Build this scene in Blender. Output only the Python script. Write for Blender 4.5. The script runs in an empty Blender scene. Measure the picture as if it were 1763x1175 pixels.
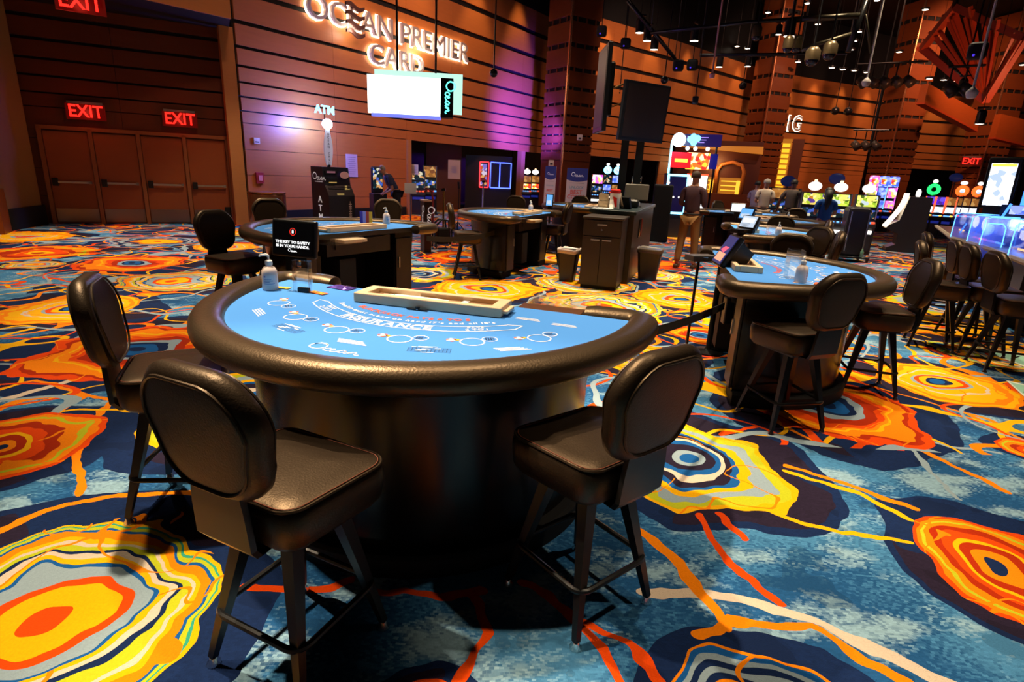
import bpy, bmesh, math, random
from mathutils import Vector, Matrix
random.seed(7)
PI = math.pi
SC = bpy.context.scene
COL = SC.collection

# ------------------------------------------------------------------ camera
FPX, CAMH = 970.0, 1.65
CX, CY = 881.5, 587.5
_d = Vector(((722 - CX) / FPX, -(3800 - CY) / FPX, -1.0)).normalized()      # straight down, seen by the camera
_Z = -_d
_F = Vector((0, 0, -1)); _Y = (_F - _Z * _F.dot(_Z)).normalized(); _X = _Y.cross(_Z)
_R = Matrix((_X, _Y, _Z))
cam_data = bpy.data.cameras.new('camera'); cam = bpy.data.objects.new('camera', cam_data); COL.objects.link(cam)
cam_data.sensor_width = 36.0; cam_data.lens = FPX * 36.0 / 1763.0
cam_data.clip_end = 300
cam.matrix_world = Matrix.Translation((0, 0, CAMH)) @ _R.to_4x4()
SC.camera = cam

def ray(u, v): return _R @ Vector(((u - CX) / FPX, -(v - CY) / FPX, -1.0))
def at(u, v, z=0.0):                      # point of the picture on the level z
    d = ray(u, v); t = (z - CAMH) / d.z
    return Vector((d.x * t, d.y * t, z))
def atr(u, v, r):                         # point of the picture at plan distance r
    d = ray(u, v); t = r / math.hypot(d.x, d.y)
    return Vector((d.x * t, d.y * t, CAMH + d.z * t))
def atp(u, v, p, n):                      # point of the picture on an upright plane
    d = ray(u, v); t = (p[0] * n[0] + p[1] * n[1]) / (d.x * n[0] + d.y * n[1])
    return Vector((d.x * t, d.y * t, CAMH + d.z * t))

# ------------------------------------------------------------------ colour management and world
SC.view_settings.view_transform = 'Standard'; SC.view_settings.look = 'None'
SC.view_settings.gamma = 1.0; SC.view_settings.exposure = 0.0
SC.view_settings.use_curve_mapping = False
world = bpy.data.worlds.new('hall_air'); SC.world = world; world.use_nodes = True
world.node_tree.nodes['Background'].inputs[0].default_value = (0.9, 0.62, 0.55, 1)
world.node_tree.nodes['Background'].inputs[1].default_value = 0.012

def lin(c):
    if isinstance(c, str):
        c = c.lstrip('#'); c = [int(c[i:i + 2], 16) / 255 for i in (0, 2, 4)]
        return tuple(x / 12.92 if x <= .04045 else ((x + .055) / 1.055) ** 2.4 for x in c)
    return tuple(c)[:3]

def tag(o, label=None, cat=None, group=None, kind=None):
    if label: o['label'] = label
    if cat: o['category'] = cat
    if group: o['group'] = group
    if kind: o['kind'] = kind
    return o

# ------------------------------------------------------------------ lights
def spot(pos, target, power, deg=50, blend=.4, col=(1, .80, .56), rad=.12, name='spot_beam'):
    l = bpy.data.lights.new(name, 'SPOT'); l.energy = power; l.color = col; l.spot_size = math.radians(deg)
    l.spot_blend = blend; l.shadow_soft_size = rad
    o = bpy.data.objects.new(name, l); COL.objects.link(o); o.location = pos
    o.rotation_euler = (Vector(target) - Vector(pos)).to_track_quat('-Z', 'Y').to_euler()
    return o
def point(pos, power, col, rad=.2, name='lamp_glow'):
    l = bpy.data.lights.new(name, 'POINT'); l.energy = power; l.color = col; l.shadow_soft_size = rad
    o = bpy.data.objects.new(name, l); COL.objects.link(o); o.location = pos
    return o
WARM = (1, .79, .54)
AMB = (1, .60, .26)
# theatre spots in the dark ceiling, aimed at the tables and the carpet between them
KEYS = [((-3.2, 4.2, 9.0), (-.5, 2.3, .9), 6500, 30),
        ((-3.6, 3.2, 9.0), (-2.5, 1.6, 0), 1150, 38),
        ((-4.4, 2.3, 9.0), (-.08, 1.12, 0), 3400, 17),
        ((1.0, 4.8, 9.0), (.8, 3.4, 0), 1500, 38),
        ((3.6, 1.8, 9.0), (2.3, 2.4, 0), 1300, 34),
        ((-4.4, 6.6, 9.0), (-2.0, 6.2, .9), 3600, 44),
        ((4.6, 6.0, 9.2), (2.2, 5.1, .9), 2200, 34),
        ((4.2, 8.0, 9.2), (3.8, 8.3, .9), 2600, 44),
        ((1.8, 8.6, 9.2), (1.2, 7.6, 0), 4300, 52),
        ((.5, 11.5, 9.4), (.2, 10.4, 1), 3600, 50),
        ((-6.4, 9.2, 9.0), (-6.2, 9.4, 0), 4600, 62),
        ((6.4, 6.8, 9.2), (5.4, 6.4, 0), 2000, 46),
        ((5.4, 13.6, 9.4), (5.2, 13.0, 1), 4300, 60),
        ((9.0, 14.8, 9.4), (9.0, 14.6, 0), 3400, 60),
        ((-4.4, 12.0, 8.8), (-5.6, 12.4, 0), 1500, 52),
        ((12.5, 11.5, 9.4), (12.0, 12.0, 0), 2000, 60),
        ((3.8, 3.4, 9.2), (4.3, 3.4, 0), 1200, 34)]
for p, t, e, d in KEYS: spot(p, t, e * .8, d, .35, WARM)
# ------------------------------------------------------------------ materials
MATS = {}
def mat(name, col, rough=.5, metal=0., spec=.5, emit=None, es=1., bump=None, var=None, alpha=None, trans=0., ior=1.45, coat=0.):
    if name in MATS: return MATS[name]
    m = bpy.data.materials.new(name); m.use_nodes = True; MATS[name] = m
    nt = m.node_tree; b = nt.nodes['Principled BSDF']
    b.inputs['Base Color'].default_value = (*lin(col), 1); b.inputs['Roughness'].default_value = rough
    b.inputs['Metallic'].default_value = metal; b.inputs['Specular IOR Level'].default_value = spec
    b.inputs['Transmission Weight'].default_value = trans; b.inputs['IOR'].default_value = ior
    b.inputs['Coat Weight'].default_value = coat
    if alpha is not None: b.inputs['Alpha'].default_value = alpha
    if emit is not None:
        b.inputs['Emission Color'].default_value = (*lin(emit), 1); b.inputs['Emission Strength'].default_value = es
    if var or bump:
        tc = nt.nodes.new('ShaderNodeTexCoord'); n = nt.nodes.new('ShaderNodeTexNoise')
        nt.links.new(tc.outputs['Object'], n.inputs['Vector'])
        sc = (var or bump)[0]; n.inputs['Scale'].default_value = sc; n.inputs['Detail'].default_value = 5
        if var:
            r = nt.nodes.new('ShaderNodeMix'); r.data_type = 'RGBA'
            c = lin(col); k = var[1]
            r.inputs[6].default_value = (*[x * (1 - k) for x in c], 1); r.inputs[7].default_value = (*[min(1, x * (1 + k)) for x in c], 1)
            nt.links.new(n.outputs['Fac'], r.inputs[0]); nt.links.new(r.outputs[2], b.inputs['Base Color'])
        if bump:
            n2 = nt.nodes.new('ShaderNodeTexNoise'); n2.inputs['Scale'].default_value = bump[0]; n2.inputs['Detail'].default_value = 3
            nt.links.new(tc.outputs['Object'], n2.inputs['Vector'])
            bp = nt.nodes.new('ShaderNodeBump'); bp.inputs['Strength'].default_value = bump[1]; bp.inputs['Distance'].default_value = .01
            nt.links.new(n2.outputs['Fac'], bp.inputs['Height']); nt.links.new(bp.outputs[0], b.inputs['Normal'])
    return m
def wood(name, col, k=.25, rough=.38, stretch=(1.2, 1.2, 14), sc=2.2):
    if name in MATS: return MATS[name]
    m = mat(name, col, rough, 0, .5); nt = m.node_tree; b = nt.nodes['Principled BSDF']
    tc = nt.nodes.new('ShaderNodeTexCoord'); mp = nt.nodes.new('ShaderNodeMapping'); mp.inputs['Scale'].default_value = stretch
    n = nt.nodes.new('ShaderNodeTexNoise'); n.inputs['Scale'].default_value = sc; n.inputs['Detail'].default_value = 6; n.inputs['Roughness'].default_value = .65
    r = nt.nodes.new('ShaderNodeMix'); r.data_type = 'RGBA'; c = lin(col)
    r.inputs[6].default_value = (*[x * (1 - k) for x in c], 1); r.inputs[7].default_value = (*[min(1, x * (1 + k)) for x in c], 1)
    nt.links.new(tc.outputs['Object'], mp.inputs[0]); nt.links.new(mp.outputs[0], n.inputs['Vector'])
    nt.links.new(n.outputs['Fac'], r.inputs[0]); nt.links.new(r.outputs[2], b.inputs['Base Color'])
    return m
def glow(name, col, s): return mat(name, (0.02, 0.02, 0.02), .5, emit=col, es=s)

VINYL = mat('black_vinyl', (.016, .0105, .007), .40, 0, .58, bump=(160, .12))
RAILV = mat('padded_vinyl', (.034, .023, .014), .36, 0, .95, bump=(110, .15))
BLACK = mat('black_lacquer', (.005, .0045, .0045), .26, 0, .36)
BLKMET = mat('black_metal', (.012, .012, .013), .32, .3, .5)
MATT = mat('matt_black', (.008, .008, .009), .7, 0, .3)
for _m in (VINYL, RAILV): _m.node_tree.nodes['Principled BSDF'].inputs['Specular Tint'].default_value = (1, .66, .36, 1)
CHROME = mat('chrome', (.75, .72, .68), .16, 1)
STEEL = mat('brushed_steel', (.48, .46, .44), .34, 1)
CAB = mat('dark_laminate', (.020, .015, .012), .42, 0, .45, var=(9, .3))
THREAD = mat('red_thread', '#7a3a24', .7)
WHITE = mat('white_plastic', '#e9e3dc', .4)
BLOND = wood('blond_wood', '#e6c6a0', .12, .5, (3, 3, 20), 5)
ACRYL = mat('clear_acrylic', (.92, .95, .97), .04, 0, .5, trans=1., ior=1.2, alpha=.35)
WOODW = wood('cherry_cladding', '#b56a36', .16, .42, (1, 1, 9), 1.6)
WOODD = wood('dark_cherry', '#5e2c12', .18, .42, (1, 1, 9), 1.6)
WOODC = wood('column_cladding', '#743818', .2, .4, (1, 1, 7), 1.5)
DARKGAP = mat('black_reveal', (.004, .003, .003), .8)
PAPER = mat('paper', '#d8cfc4', .8)
INK = mat('dark_ink', '#1a1c24', .8)

# ------------------------------------------------------------------ mesh building
class MB:
    def __init__(s): s.v = []; s.f = []; s.m = []; s.sm = []; s.M = Matrix.Identity(4); s.mi = 0; s.smooth = False
    def add(s, vs, fs):
        k = len(s.v); s.v += [tuple(s.M @ Vector(p)) for p in vs]
        for f in fs: s.f.append(tuple(i + k for i in f)); s.m.append(s.mi); s.sm.append(s.smooth)
        return s
    def box(s, c, d, rz=0, taper=1.0, rx=0):
        x, y, z = d[0] / 2, d[1] / 2, d[2] / 2; R = Matrix.Rotation(rz, 3, 'Z') @ Matrix.Rotation(rx, 3, 'X'); C = Vector(c)
        vs = [C + R @ Vector((sx * x * (taper if sz < 0 else 1), sy * y * (taper if sz < 0 else 1), sz * z)) for sz in (-1, 1) for sx, sy in ((-1, -1), (1, -1), (1, 1), (-1, 1))]
        return s.add(vs, [(3, 2, 1, 0), (4, 5, 6, 7), (0, 1, 5, 4), (1, 2, 6, 5), (2, 3, 7, 6), (3, 0, 4, 7)])
    def rbox(s, c, d, r=.01, rz=0, n=3, rx=0, ry=0):
        """box with rounded upright edges and chamfered rims"""
        x, y, z = d[0] / 2, d[1] / 2, d[2] / 2; r = min(r, x * .98, y * .98, z * .98)
        def ring(ins, zz):
            o = []
            for q, (sx, sy) in enumerate(((1, 1), (-1, 1), (-1, -1), (1, -1))):
                for k in range(n + 1):
                    a = q * PI / 2 + k * PI / 2 / n
                    o.append(((x - r) * sx + (r - ins) * math.cos(a), (y - r) * sy + (r - ins) * math.sin(a), zz))
            return o
        rs = []
        for k in range(n + 1):
            a = k * PI / 2 / n; rs.append(ring(r * (1 - math.sin(a)) * .95, -z + r * (1 - math.cos(a))))
        for k in range(n + 1):
            a = k * PI / 2 / n; rs.append(ring(r * (1 - math.cos(a)) * .95, z - r * (1 - math.sin(a))))
        T = Matrix.Translation(c) @ Matrix.Rotation(rz, 4, 'Z') @ Matrix.Rotation(ry, 4, 'Y') @ Matrix.Rotation(rx, 4, 'X')
        o = s.M; s.M = o @ T; s.loft(rs, True, True); s.M = o; return s
    def loft(s, rings, closed=True, caps=False, ends=None):
        n = len(rings[0]); vs = [p for r in rings for p in r]; fs = []
        for i in range(len(rings) - 1):
            for j in range(n if closed else n - 1):
                a = i * n + j; b = i * n + (j + 1) % n; fs.append((a, b, b + n, a + n))
        if caps: fs.append(tuple(range(n))[::-1]); fs.append(tuple((len(rings) - 1) * n + j for j in range(n)))
        return s.add(vs, fs)
    def tube(s, pts, r, n=8, closed=False, caps=True, sq=False):
        P = [Vector(p) for p in pts]; R = r if isinstance(r, (list, tuple)) else [r] * len(P); rings = []
        N = len(P); up = Vector((0, 0, 1)); prev = None
        for i in range(N):
            if closed: t = (P[(i + 1) % N] - P[i - 1])
            else: t = (P[min(i + 1, N - 1)] - P[max(i - 1, 0)])
            t.normalize()
            if prev is None:
                a = up if abs(t.dot(up)) < .9 else Vector((1, 0, 0)); u = t.cross(a).normalized()
            else:
                u = (prev - t * prev.dot(t)); u = u.normalized() if u.length > 1e-6 else t.orthogonal().normalized()
            prev = u; w = t.cross(u)
            off = PI / 4 if sq else 0
            rings.append([P[i] + (u * math.cos(2 * PI * k / n + off) + w * math.sin(2 * PI * k / n + off)) * R[i] for k in range(n)])
        if closed: rings.append(rings[0]); return s.loft(rings, True, False)
        return s.loft(rings, True, caps)
    def cyl(s, a, b, r, r2=None, n=16): return s.tube([a, b], [r, r if r2 is None else r2], n)
    def lathe(s, prof, c=(0, 0, 0), n=24, caps=True):
        rings = [[(c[0] + r * math.cos(2 * PI * k / n), c[1] + r * math.sin(2 * PI * k / n), c[2] + z) for k in range(n)] for r, z in prof]
        return s.loft(rings, True, caps)
    def sphere(s, c, r, n=14, m=9, sc=(1, 1, 1)):
        rings = []
        for i in range(m + 1):
            a = -PI / 2 + PI * i / m; rr = max(math.cos(a), .001) * r
            rings.append([(c[0] + rr * sc[0] * math.cos(2 * PI * k / n), c[1] + rr * sc[1] * math.sin(2 * PI * k / n), c[2] + r * sc[2] * math.sin(a)) for k in range(n)])
        return s.loft(rings, True, True)
    def poly(s, pts2, z0, z1, bev=0):
        """upright prism over an outline (counter-clockwise)"""
        n = len(pts2)
        if bev:
            cx = sum(p[0] for p in pts2) / n; cy = sum(p[1] for p in pts2) / n
            def sh(k):
                o = []
                for i, p in enumerate(pts2):
                    a = Vector(pts2[i - 1]); b = Vector(pts2[(i + 1) % n]); t = (b - a).normalized(); o.append((p[0] - t.y * k, p[1] + t.x * k))
                return o
            sgn = 1
            i1 = sh(bev)
            rs = [[(p[0], p[1], z0) for p in i1], [(p[0], p[1], z0 + bev) for p in pts2], [(p[0], p[1], z1 - bev) for p in pts2],
                  [(a[0] * .7 + p[0] * .3, a[1] * .7 + p[1] * .3, z1 - bev * .3) for a, p in zip(pts2, i1)], [(p[0], p[1], z1) for p in i1]]
            return s.loft(rs, True, True)
        return s.loft([[(p[0], p[1], z0) for p in pts2], [(p[0], p[1], z1) for p in pts2]], True, True)
    def build(s, name, mats, parent=None, smooth=None, loc=None):
        me = bpy.data.meshes.new(name); me.from_pydata(s.v, [], s.f)
        if not isinstance(mats, (list, tuple)): mats = [mats]
        for m in mats: me.materials.append(m)
        for p, mi, sm in zip(me.polygons, s.m, s.sm): p.material_index = min(mi, len(mats) - 1); p.use_smooth = sm if smooth is None else smooth
        if smooth: 
            try: me.set_sharp_from_angle(angle=math.radians(42))
            except Exception: pass
        me.update()
        o = bpy.data.objects.new(name, me); COL.objects.link(o)
        if parent is not None: o.parent = parent
        if loc is not None: o.location = loc
        return o

def empty(name, loc=(0, 0, 0), rz=0, label=None, cat=None, group=None, kind=None):
    o = bpy.data.objects.new(name, None); COL.objects.link(o); o.location = loc; o.rotation_euler = (0, 0, rz); o.empty_display_size = .1
    return tag(o, label, cat, group, kind)
CHILD = {}
def copy_tree(o, parent=None):
    c = o.copy(); COL.objects.link(c); c.parent = parent
    for ch in [x for x in list(bpy.data.objects) if x.parent == o]: copy_tree(ch, c)
    return c
def place(o, loc, rz, label, group=None):
    o.location = loc; o.rotation_euler = (0, 0, rz); o['label'] = label
    if group: o['group'] = group
    elif 'group' in o.keys(): del o['group']
    return o
def rrect(w, h, r, n=5, top=None):
    """rounded rectangle outline, optional other width at the top"""
    o = []; wt = top or w
    for q, (sx, sy) in enumerate(((1, 1), (-1, 1), (-1, -1), (1, -1))):
        ww = (wt if sy > 0 else w) / 2 - r
        for k in range(n + 1):
            a = q * PI / 2 + k * PI / 2 / n; o.append((ww * sx + r * math.cos(a), (h / 2 - r) * sy + r * math.sin(a)))
    return o

# lettering: outlines of the built-in font turned into plain meshes
_TX = {}
def text_mesh(s, size=1., ext=0., align='CENTER', shear=0., off=0., sx=1.):
    key = (s, size, ext, align, shear, off, sx)
    if key in _TX: return _TX[key]
    cu = bpy.data.curves.new('lettering', 'FONT'); cu.body = s; cu.size = size; cu.extrude = ext; cu.align_x = align; cu.align_y = 'CENTER'; cu.shear = shear; cu.offset = off; cu.resolution_u = 3
    o = bpy.data.objects.new('lettering', cu); COL.objects.link(o); dg = bpy.context.evaluated_depsgraph_get(); dg.update()
    me = o.evaluated_get(dg).to_mesh()
    r = ([(v.co.x * sx, v.co.y, v.co.z) for v in me.vertices], [tuple(p.vertices) for p in me.polygons])
    o.evaluated_get(dg).to_mesh_clear(); bpy.data.objects.remove(o); bpy.data.curves.remove(cu); _TX[key] = r
    return r
def frame_of(pos, right, up):
    r = Vector(right).normalized(); u = Vector(up); u = (u - r * u.dot(r)).normalized(); n = r.cross(u)
    M = Matrix((r, u, n)).transposed().to_4x4(); M.translation = Vector(pos); return M
def text(mb, s, M, **k):
    v, f = text_mesh(s, **k); o = mb.M; mb.M = o @ M; mb.add(v, f); mb.M = o; return mb
UPZ = (0, 0, 1)
# cursive wordmark drawn as strokes, about 3.2 wide and 1.3 high, in its own x-y plane
def wordmark(mb, M, w=.09, d=.02, wn=True):
    S = []
    S.append([(.55 + .52 * math.cos(a), .72 + .50 * math.sin(a)) for a in [2.3 + i * 2 * PI / 20 for i in range(22)]] + [(.35, 1.30), (.62, 1.32), (.95, 1.1)])
    x = 1.2
    S.append([(x + .36, .52), (x + .22, .62), (x + .05, .5), (x, .3), (x + .1, .12), (x + .28, .1), (x + .5, .3), (x + .66, .48), (x + .58, .6), (x + .46, .55), (x + .44, .3), (x + .58, .1), (x + .8, .16), (x + 1.0, .35)])
    x = 2.2
    S.append([(x + .32, .5), (x + .18, .6), (x, .42), (x + .02, .16), (x + .18, .1), (x + .34, .34), (x + .38, .56), (x + .38, .2), (x + .5, .1), (x + .66, .3), (x + .74, .56), (x + .74, .1), (x + .84, .4), (x + 1.0, .58), (x + 1.1, .46), (x + 1.1, .2), (x + 1.22, .1), (x + 1.4, .2)])
    o = mb.M; mb.M = o @ M
    for st in S:
        n = len(st); L = []; Rr = []
        for i in range(n):
            a = Vector(st[max(i - 1, 0)]); b = Vector(st[min(i + 1, n - 1)]); t = (b - a); t = t.normalized() if t.length else Vector((1, 0))
            L.append((st[i][0] - t.y * w / 2, st[i][1] + t.x * w / 2)); Rr.append((st[i][0] + t.y * w / 2, st[i][1] - t.x * w / 2))
        vs = [(*p, d) for p in L] + [(*p, d) for p in Rr]
        mb.add(vs, [(i, n + i, n + i + 1, i + 1) for i in range(n - 1)])
    mb.M = o; return mb
# ------------------------------------------------------------------ carpet
def carpet_material():
    m = bpy.data.materials.new('swirl_carpet'); m.use_nodes = True; nt = m.node_tree; N = nt.nodes; L = nt.links
    b = N['Principled BSDF']; b.inputs['Roughness'].default_value = .95; b.inputs['Specular IOR Level'].default_value = .15
    def nd(t, **k):
        n = N.new(t)
        for a, v in k.items(): setattr(n, a, v)
        return n
    def inp(n, i, v):
        if isinstance(v, bpy.types.NodeSocket): L.new(v, n.inputs[i])
        elif v is not None: n.inputs[i].default_value = v
    def math_(op, a, c=None, d=None, clamp=False):
        n = nd('ShaderNodeMath', operation=op, use_clamp=clamp); inp(n, 0, a); inp(n, 1, c); inp(n, 2, d); return n.outputs[0]
    def vec(op, a, c=None, scale=None):
        n = nd('ShaderNodeVectorMath', operation=op); inp(n, 0, a); inp(n, 1, c)
        if scale is not None: inp(n, 3, scale)
        return n.outputs[1] if op in ('LENGTH', 'DISTANCE', 'DOT_PRODUCT') else n.outputs[0]
    def noise(v, sc, det=2, rough=.5, col=False):
        n = nd('ShaderNodeTexNoise'); inp(n, 'Vector', v); n.inputs['Scale'].default_value = sc; n.inputs['Detail'].default_value = det; n.inputs['Roughness'].default_value = rough
        return n.outputs['Color' if col else 'Fac']
    def mix(f, a, c):
        n = nd('ShaderNodeMix', data_type='RGBA'); inp(n, 0, f); inp(n, 6, a); inp(n, 7, c); return n.outputs[2]
    def C(h): return (*lin(h), 1)
    geo = nd('ShaderNodeNewGeometry'); P0 = geo.outputs['Position']
    sx = nd('ShaderNodeSeparateXYZ'); L.new(P0, sx.inputs[0]); X, Yc = sx.outputs[0], sx.outputs[1]
    w1 = vec('SCALE', vec('SUBTRACT', noise(P0, 1.5, 1, .5, True), (.5, .5, .5)), scale=.36)
    w2 = vec('SCALE', vec('SUBTRACT', noise(P0, 7, 1, .5, True), (.5, .5, .5)), scale=.055)
    P = vec('MULTIPLY', vec('ADD', vec('ADD', P0, w1), w2), (1, 1, 0))
    NAVY, PLUM = '#16264a', '#221a2c'
    OR, RO, RED, YE, YG, CR, GB, BL, SB, GN = '#ee8214', '#e04812', '#a62c0e', '#ecae26', '#b4b838', '#cdbba8', '#8ea0aa', '#2a5a96', '#6fa0bd', '#3f9a80'
    # medallions: picture centre, picture point on the rim, palette
    MED = [((95, 1050), (395, 960), 0), ((1185, 790), (1352, 835), 1), ((1745, 985), (1562, 930), 2), ((1425, 700), (1575, 762), 3), ((1625, 660), (1762, 692), 4),
           ((1330, 1225), (1195, 1110), 5), ((15, 765), (148, 725), 2), ((235, 602), (62, 606), 3), ((425, 700), (380, 652), 1), ((120, 533), (243, 522), 4), ((300, 484), (195, 485), 0),
           ((228, 453), (128, 457), 3), ((840, 497), (748, 498), 4), ((1005, 489), (920, 487), 0), ((1172, 516), (1100, 517), 4), ((1130, 473), (1182, 478), 0), ((1088, 612), (1030, 628), 4),
           ((1208, 578), (1180, 588), 3), ((1040, 527), (940, 527), 0), ((1715, 612), (1612, 600), 0), ((1588, 556), (1520, 560), 4), ((1800, 780), (1730, 762), 2), ((1640, 528), (1565, 530), 1),
           ((560, 560), (480, 560), 2), ((720, 760), (600, 800), 3), ((390, 425), (330, 425), 4), ((60, 455), (10, 460), 0), ((790, 442), (740, 444), 3), ((720, 472), (650, 470), 1),
           ((700, 1330), (560, 1330), 2), ((330, 1500), (60, 1500), 0), ((1700, 1500), (1400, 1400), 1)]
    best = None; pal = None
    for k in range(6):
        bk_ = None
        for (c, e, p) in MED:
            if p != k: continue
            cc = at(*c); ee = at(*e); r = (cc - ee).length
            Pq = P
            if bk_ is not None:
                n = nd('ShaderNodeVectorMath', operation='MULTIPLY_ADD'); inp(n, 0, bk_); n.inputs[1].default_value = (1e-9,) * 3; inp(n, 2, P); Pq = n.outputs[0]
            d = math_('MULTIPLY', vec('DISTANCE', Pq, (cc.x, cc.y, 0)), 1 / r)
            bk_ = d if bk_ is None else math_('MINIMUM', bk_, d)
        if best is None: best = bk_; pal = None; continue
        n = nd('ShaderNodeMix', data_type='FLOAT'); inp(n, 0, math_('LESS_THAN', bk_, best)); inp(n, 2, pal if pal is not None else 0.0); inp(n, 3, float(k)); pal = n.outputs[0]
        best = math_('MINIMUM', best, bk_)
    idx = pal
    # the same loom pattern further away
    vo = nd('ShaderNodeTexVoronoi'); vo.inputs['Scale'].default_value = .48; vo.inputs['Randomness'].default_value = .62; inp(vo, 'Vector', P)
    vd = math_('MULTIPLY', vo.outputs['Distance'], 1.0 / .40)
    sc = nd('ShaderNodeSeparateColor'); L.new(vo.outputs['Color'], sc.inputs[0])
    vp = math_('FLOOR', math_('MULTIPLY', sc.outputs[0], 5.99))
    far = math_('MULTIPLY', 1.0, math_('GREATER_THAN', best, 1.55))
    # keep explicit medallions where they are near, the repeat elsewhere
    far = math_('MAXIMUM', math_('MULTIPLY', far, math_('GREATER_THAN', Yc, 5.6)), math_('GREATER_THAN', Yc, 13.0))
    far = math_('MULTIPLY', far, math_('GREATER_THAN', math_('ADD', best, math_('MULTIPLY', math_('GREATER_THAN', Yc, 13.0), 9)), math_('ADD', vd, .25)))
    def mf(f, a, c):
        n = nd('ShaderNodeMix', data_type='FLOAT'); inp(n, 0, f); inp(n, 2, a); inp(n, 3, c); return n.outputs[0]
    t = mf(far, best, vd); pal = mf(far, pal, vp); idx = mf(far, idx, math_('MULTIPLY', sc.outputs[1], 40.0))
    # ring wobble, different for every medallion
    cb = nd('ShaderNodeCombineXYZ'); L.new(math_('MULTIPLY', idx, 3.1), cb.inputs[2])
    Pn = vec('ADD', P, cb.outputs[0])
    t0 = t
    t = math_('ADD', t, math_('MULTIPLY', math_('SUBTRACT', noise(Pn, 2.3, 2, .55), .5), math_('MULTIPLY', .62, math_('MINIMUM', math_('MULTIPLY', t, 1.6), 1.0))))
    thr = math_('LESS_THAN', t, 1.0)
    def ramp(stops):
        r = nd('ShaderNodeValToRGB'); cr = r.color_ramp; cr.interpolation = 'CONSTANT'
        while len(cr.elements) < len(stops): cr.elements.new(.5)
        for e, (p_, c_) in zip(cr.elements, stops): e.position = p_; e.color = C(c_)
        L.new(t, r.inputs[0]); return r.outputs[0]
    R = [ramp([(0, RO), (.12, YE), (.30, RO), (.37, GB), (.47, BL), (.50, YE), (.545, CR), (.59, NAVY), (.62, YG), (.67, CR), (.71, YE), (.76, OR), (.85, BL), (.88, YG), (.92, GN), (.94, YE), (.97, NAVY)]),
         ramp([(0, BL), (.12, GB), (.20, PLUM), (.32, BL), (.41, CR), (.48, PLUM), (.56, BL), (.62, YE), (.70, GB), (.82, YG), (.93, YE)]),
         ramp([(0, NAVY), (.10, OR), (.22, RED), (.36, YE), (.44, RO), (.58, RED), (.70, OR), (.80, YG), (.85, OR), (.92, RO)]),
         ramp([(0, NAVY), (.10, BL), (.22, NAVY), (.29, GB), (.38, RED), (.50, RO), (.60, OR), (.66, YE), (.70, OR), (.84, RED), (.90, RO)]),
         ramp([(0, BL), (.12, NAVY), (.18, YE), (.29, RO), (.38, GB), (.44, YE), (.62, CR), (.66, YE), (.80, OR), (.88, YE), (.94, OR)]),
         ramp([(0, RO), (.2, YE), (.42, OR), (.50, NAVY), (.60, GB), (.70, NAVY), (.80, GB), (.88, BL), (.96, OR)])]
    col = R[0]
    for i in range(1, 6): col = mix(math_('GREATER_THAN', pal, i - .5), col, R[i])
    # brush-like veins inside the medallions
    vein = math_('LESS_THAN', math_('ABSOLUTE', math_('SUBTRACT', noise(Pn, 2.6, 1, .5), .5)), .008)
    col = mix(math_('MULTIPLY', vein, math_('GREATER_THAN', t, .5)), col, C(OR))
    # ground: steel blue field with navy discs round the medallions
    fld = noise(P0, .9, 2, .5); f2 = noise(vec('MULTIPLY', P0, (1, 1.6, 1)), 2.6, 2, .5)
    bk = nd('ShaderNodeTexBrick'); bk.offset = .5; inp(bk, 'Vector', vec('ADD', P0, w2)); bk.inputs['Scale'].default_value = 46
    bk.inputs['Color1'].default_value = (1, 1, 1, 1); bk.inputs['Color2'].default_value = (.3, .3, .3, 1); bk.inputs['Mortar'].default_value = (.6, .6, .6, 1); bk.inputs['Mortar Size'].default_value = .03
    bk.inputs['Brick Width'].default_value = .8; bk.inputs['Row Height'].default_value = .5
    sb = nd('ShaderNodeSeparateColor'); L.new(bk.outputs['Color'], sb.inputs[0])
    jit = math_('MULTIPLY', math_('SUBTRACT', sb.outputs[0], .6), .16); fdd = math_('ADD', fld, jit); fd2 = math_('ADD', f2, jit)
    base = mix(math_('MULTIPLY', math_('SUBTRACT', fdd, .44), 9.0, None, True), C('#2a5380'), C('#4a7ba2'))
    base = mix(math_('MULTIPLY', math_('SUBTRACT', fd2, .52), 8.0, None, True), base, C('#86a5b6'))
    halo = math_('ADD', t0, math_('MULTIPLY', math_('SUBTRACT', noise(vec('ADD', P0, (7.3, 1.1, 0)), .8, 1), .5), .8))
    base = mix(math_('LESS_THAN', halo, 1.42), base, C(NAVY))
    base = mix(math_('MULTIPLY', math_('LESS_THAN', halo, 1.30), math_('GREATER_THAN', fld, .5)), base, C(PLUM))
    fl = math_('MULTIPLY', math_('GREATER_THAN', noise(P0, 3.2, 2), .42), .55)
    wv = math_('ADD', .80, math_('MULTIPLY', math_('MULTIPLY', sb.outputs[0], fl), .75))
    nb = nd('ShaderNodeMix', data_type='RGBA', blend_type='MULTIPLY'); nb.inputs[0].default_value = 1
    cw = nd('ShaderNodeCombineColor'); [L.new(wv, cw.inputs[i]) for i in range(3)]
    L.new(base, nb.inputs[6]); L.new(cw.outputs[0], nb.inputs[7]); base = nb.outputs[2]
    # ribbons running between the medallions
    seq = [base]
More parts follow.
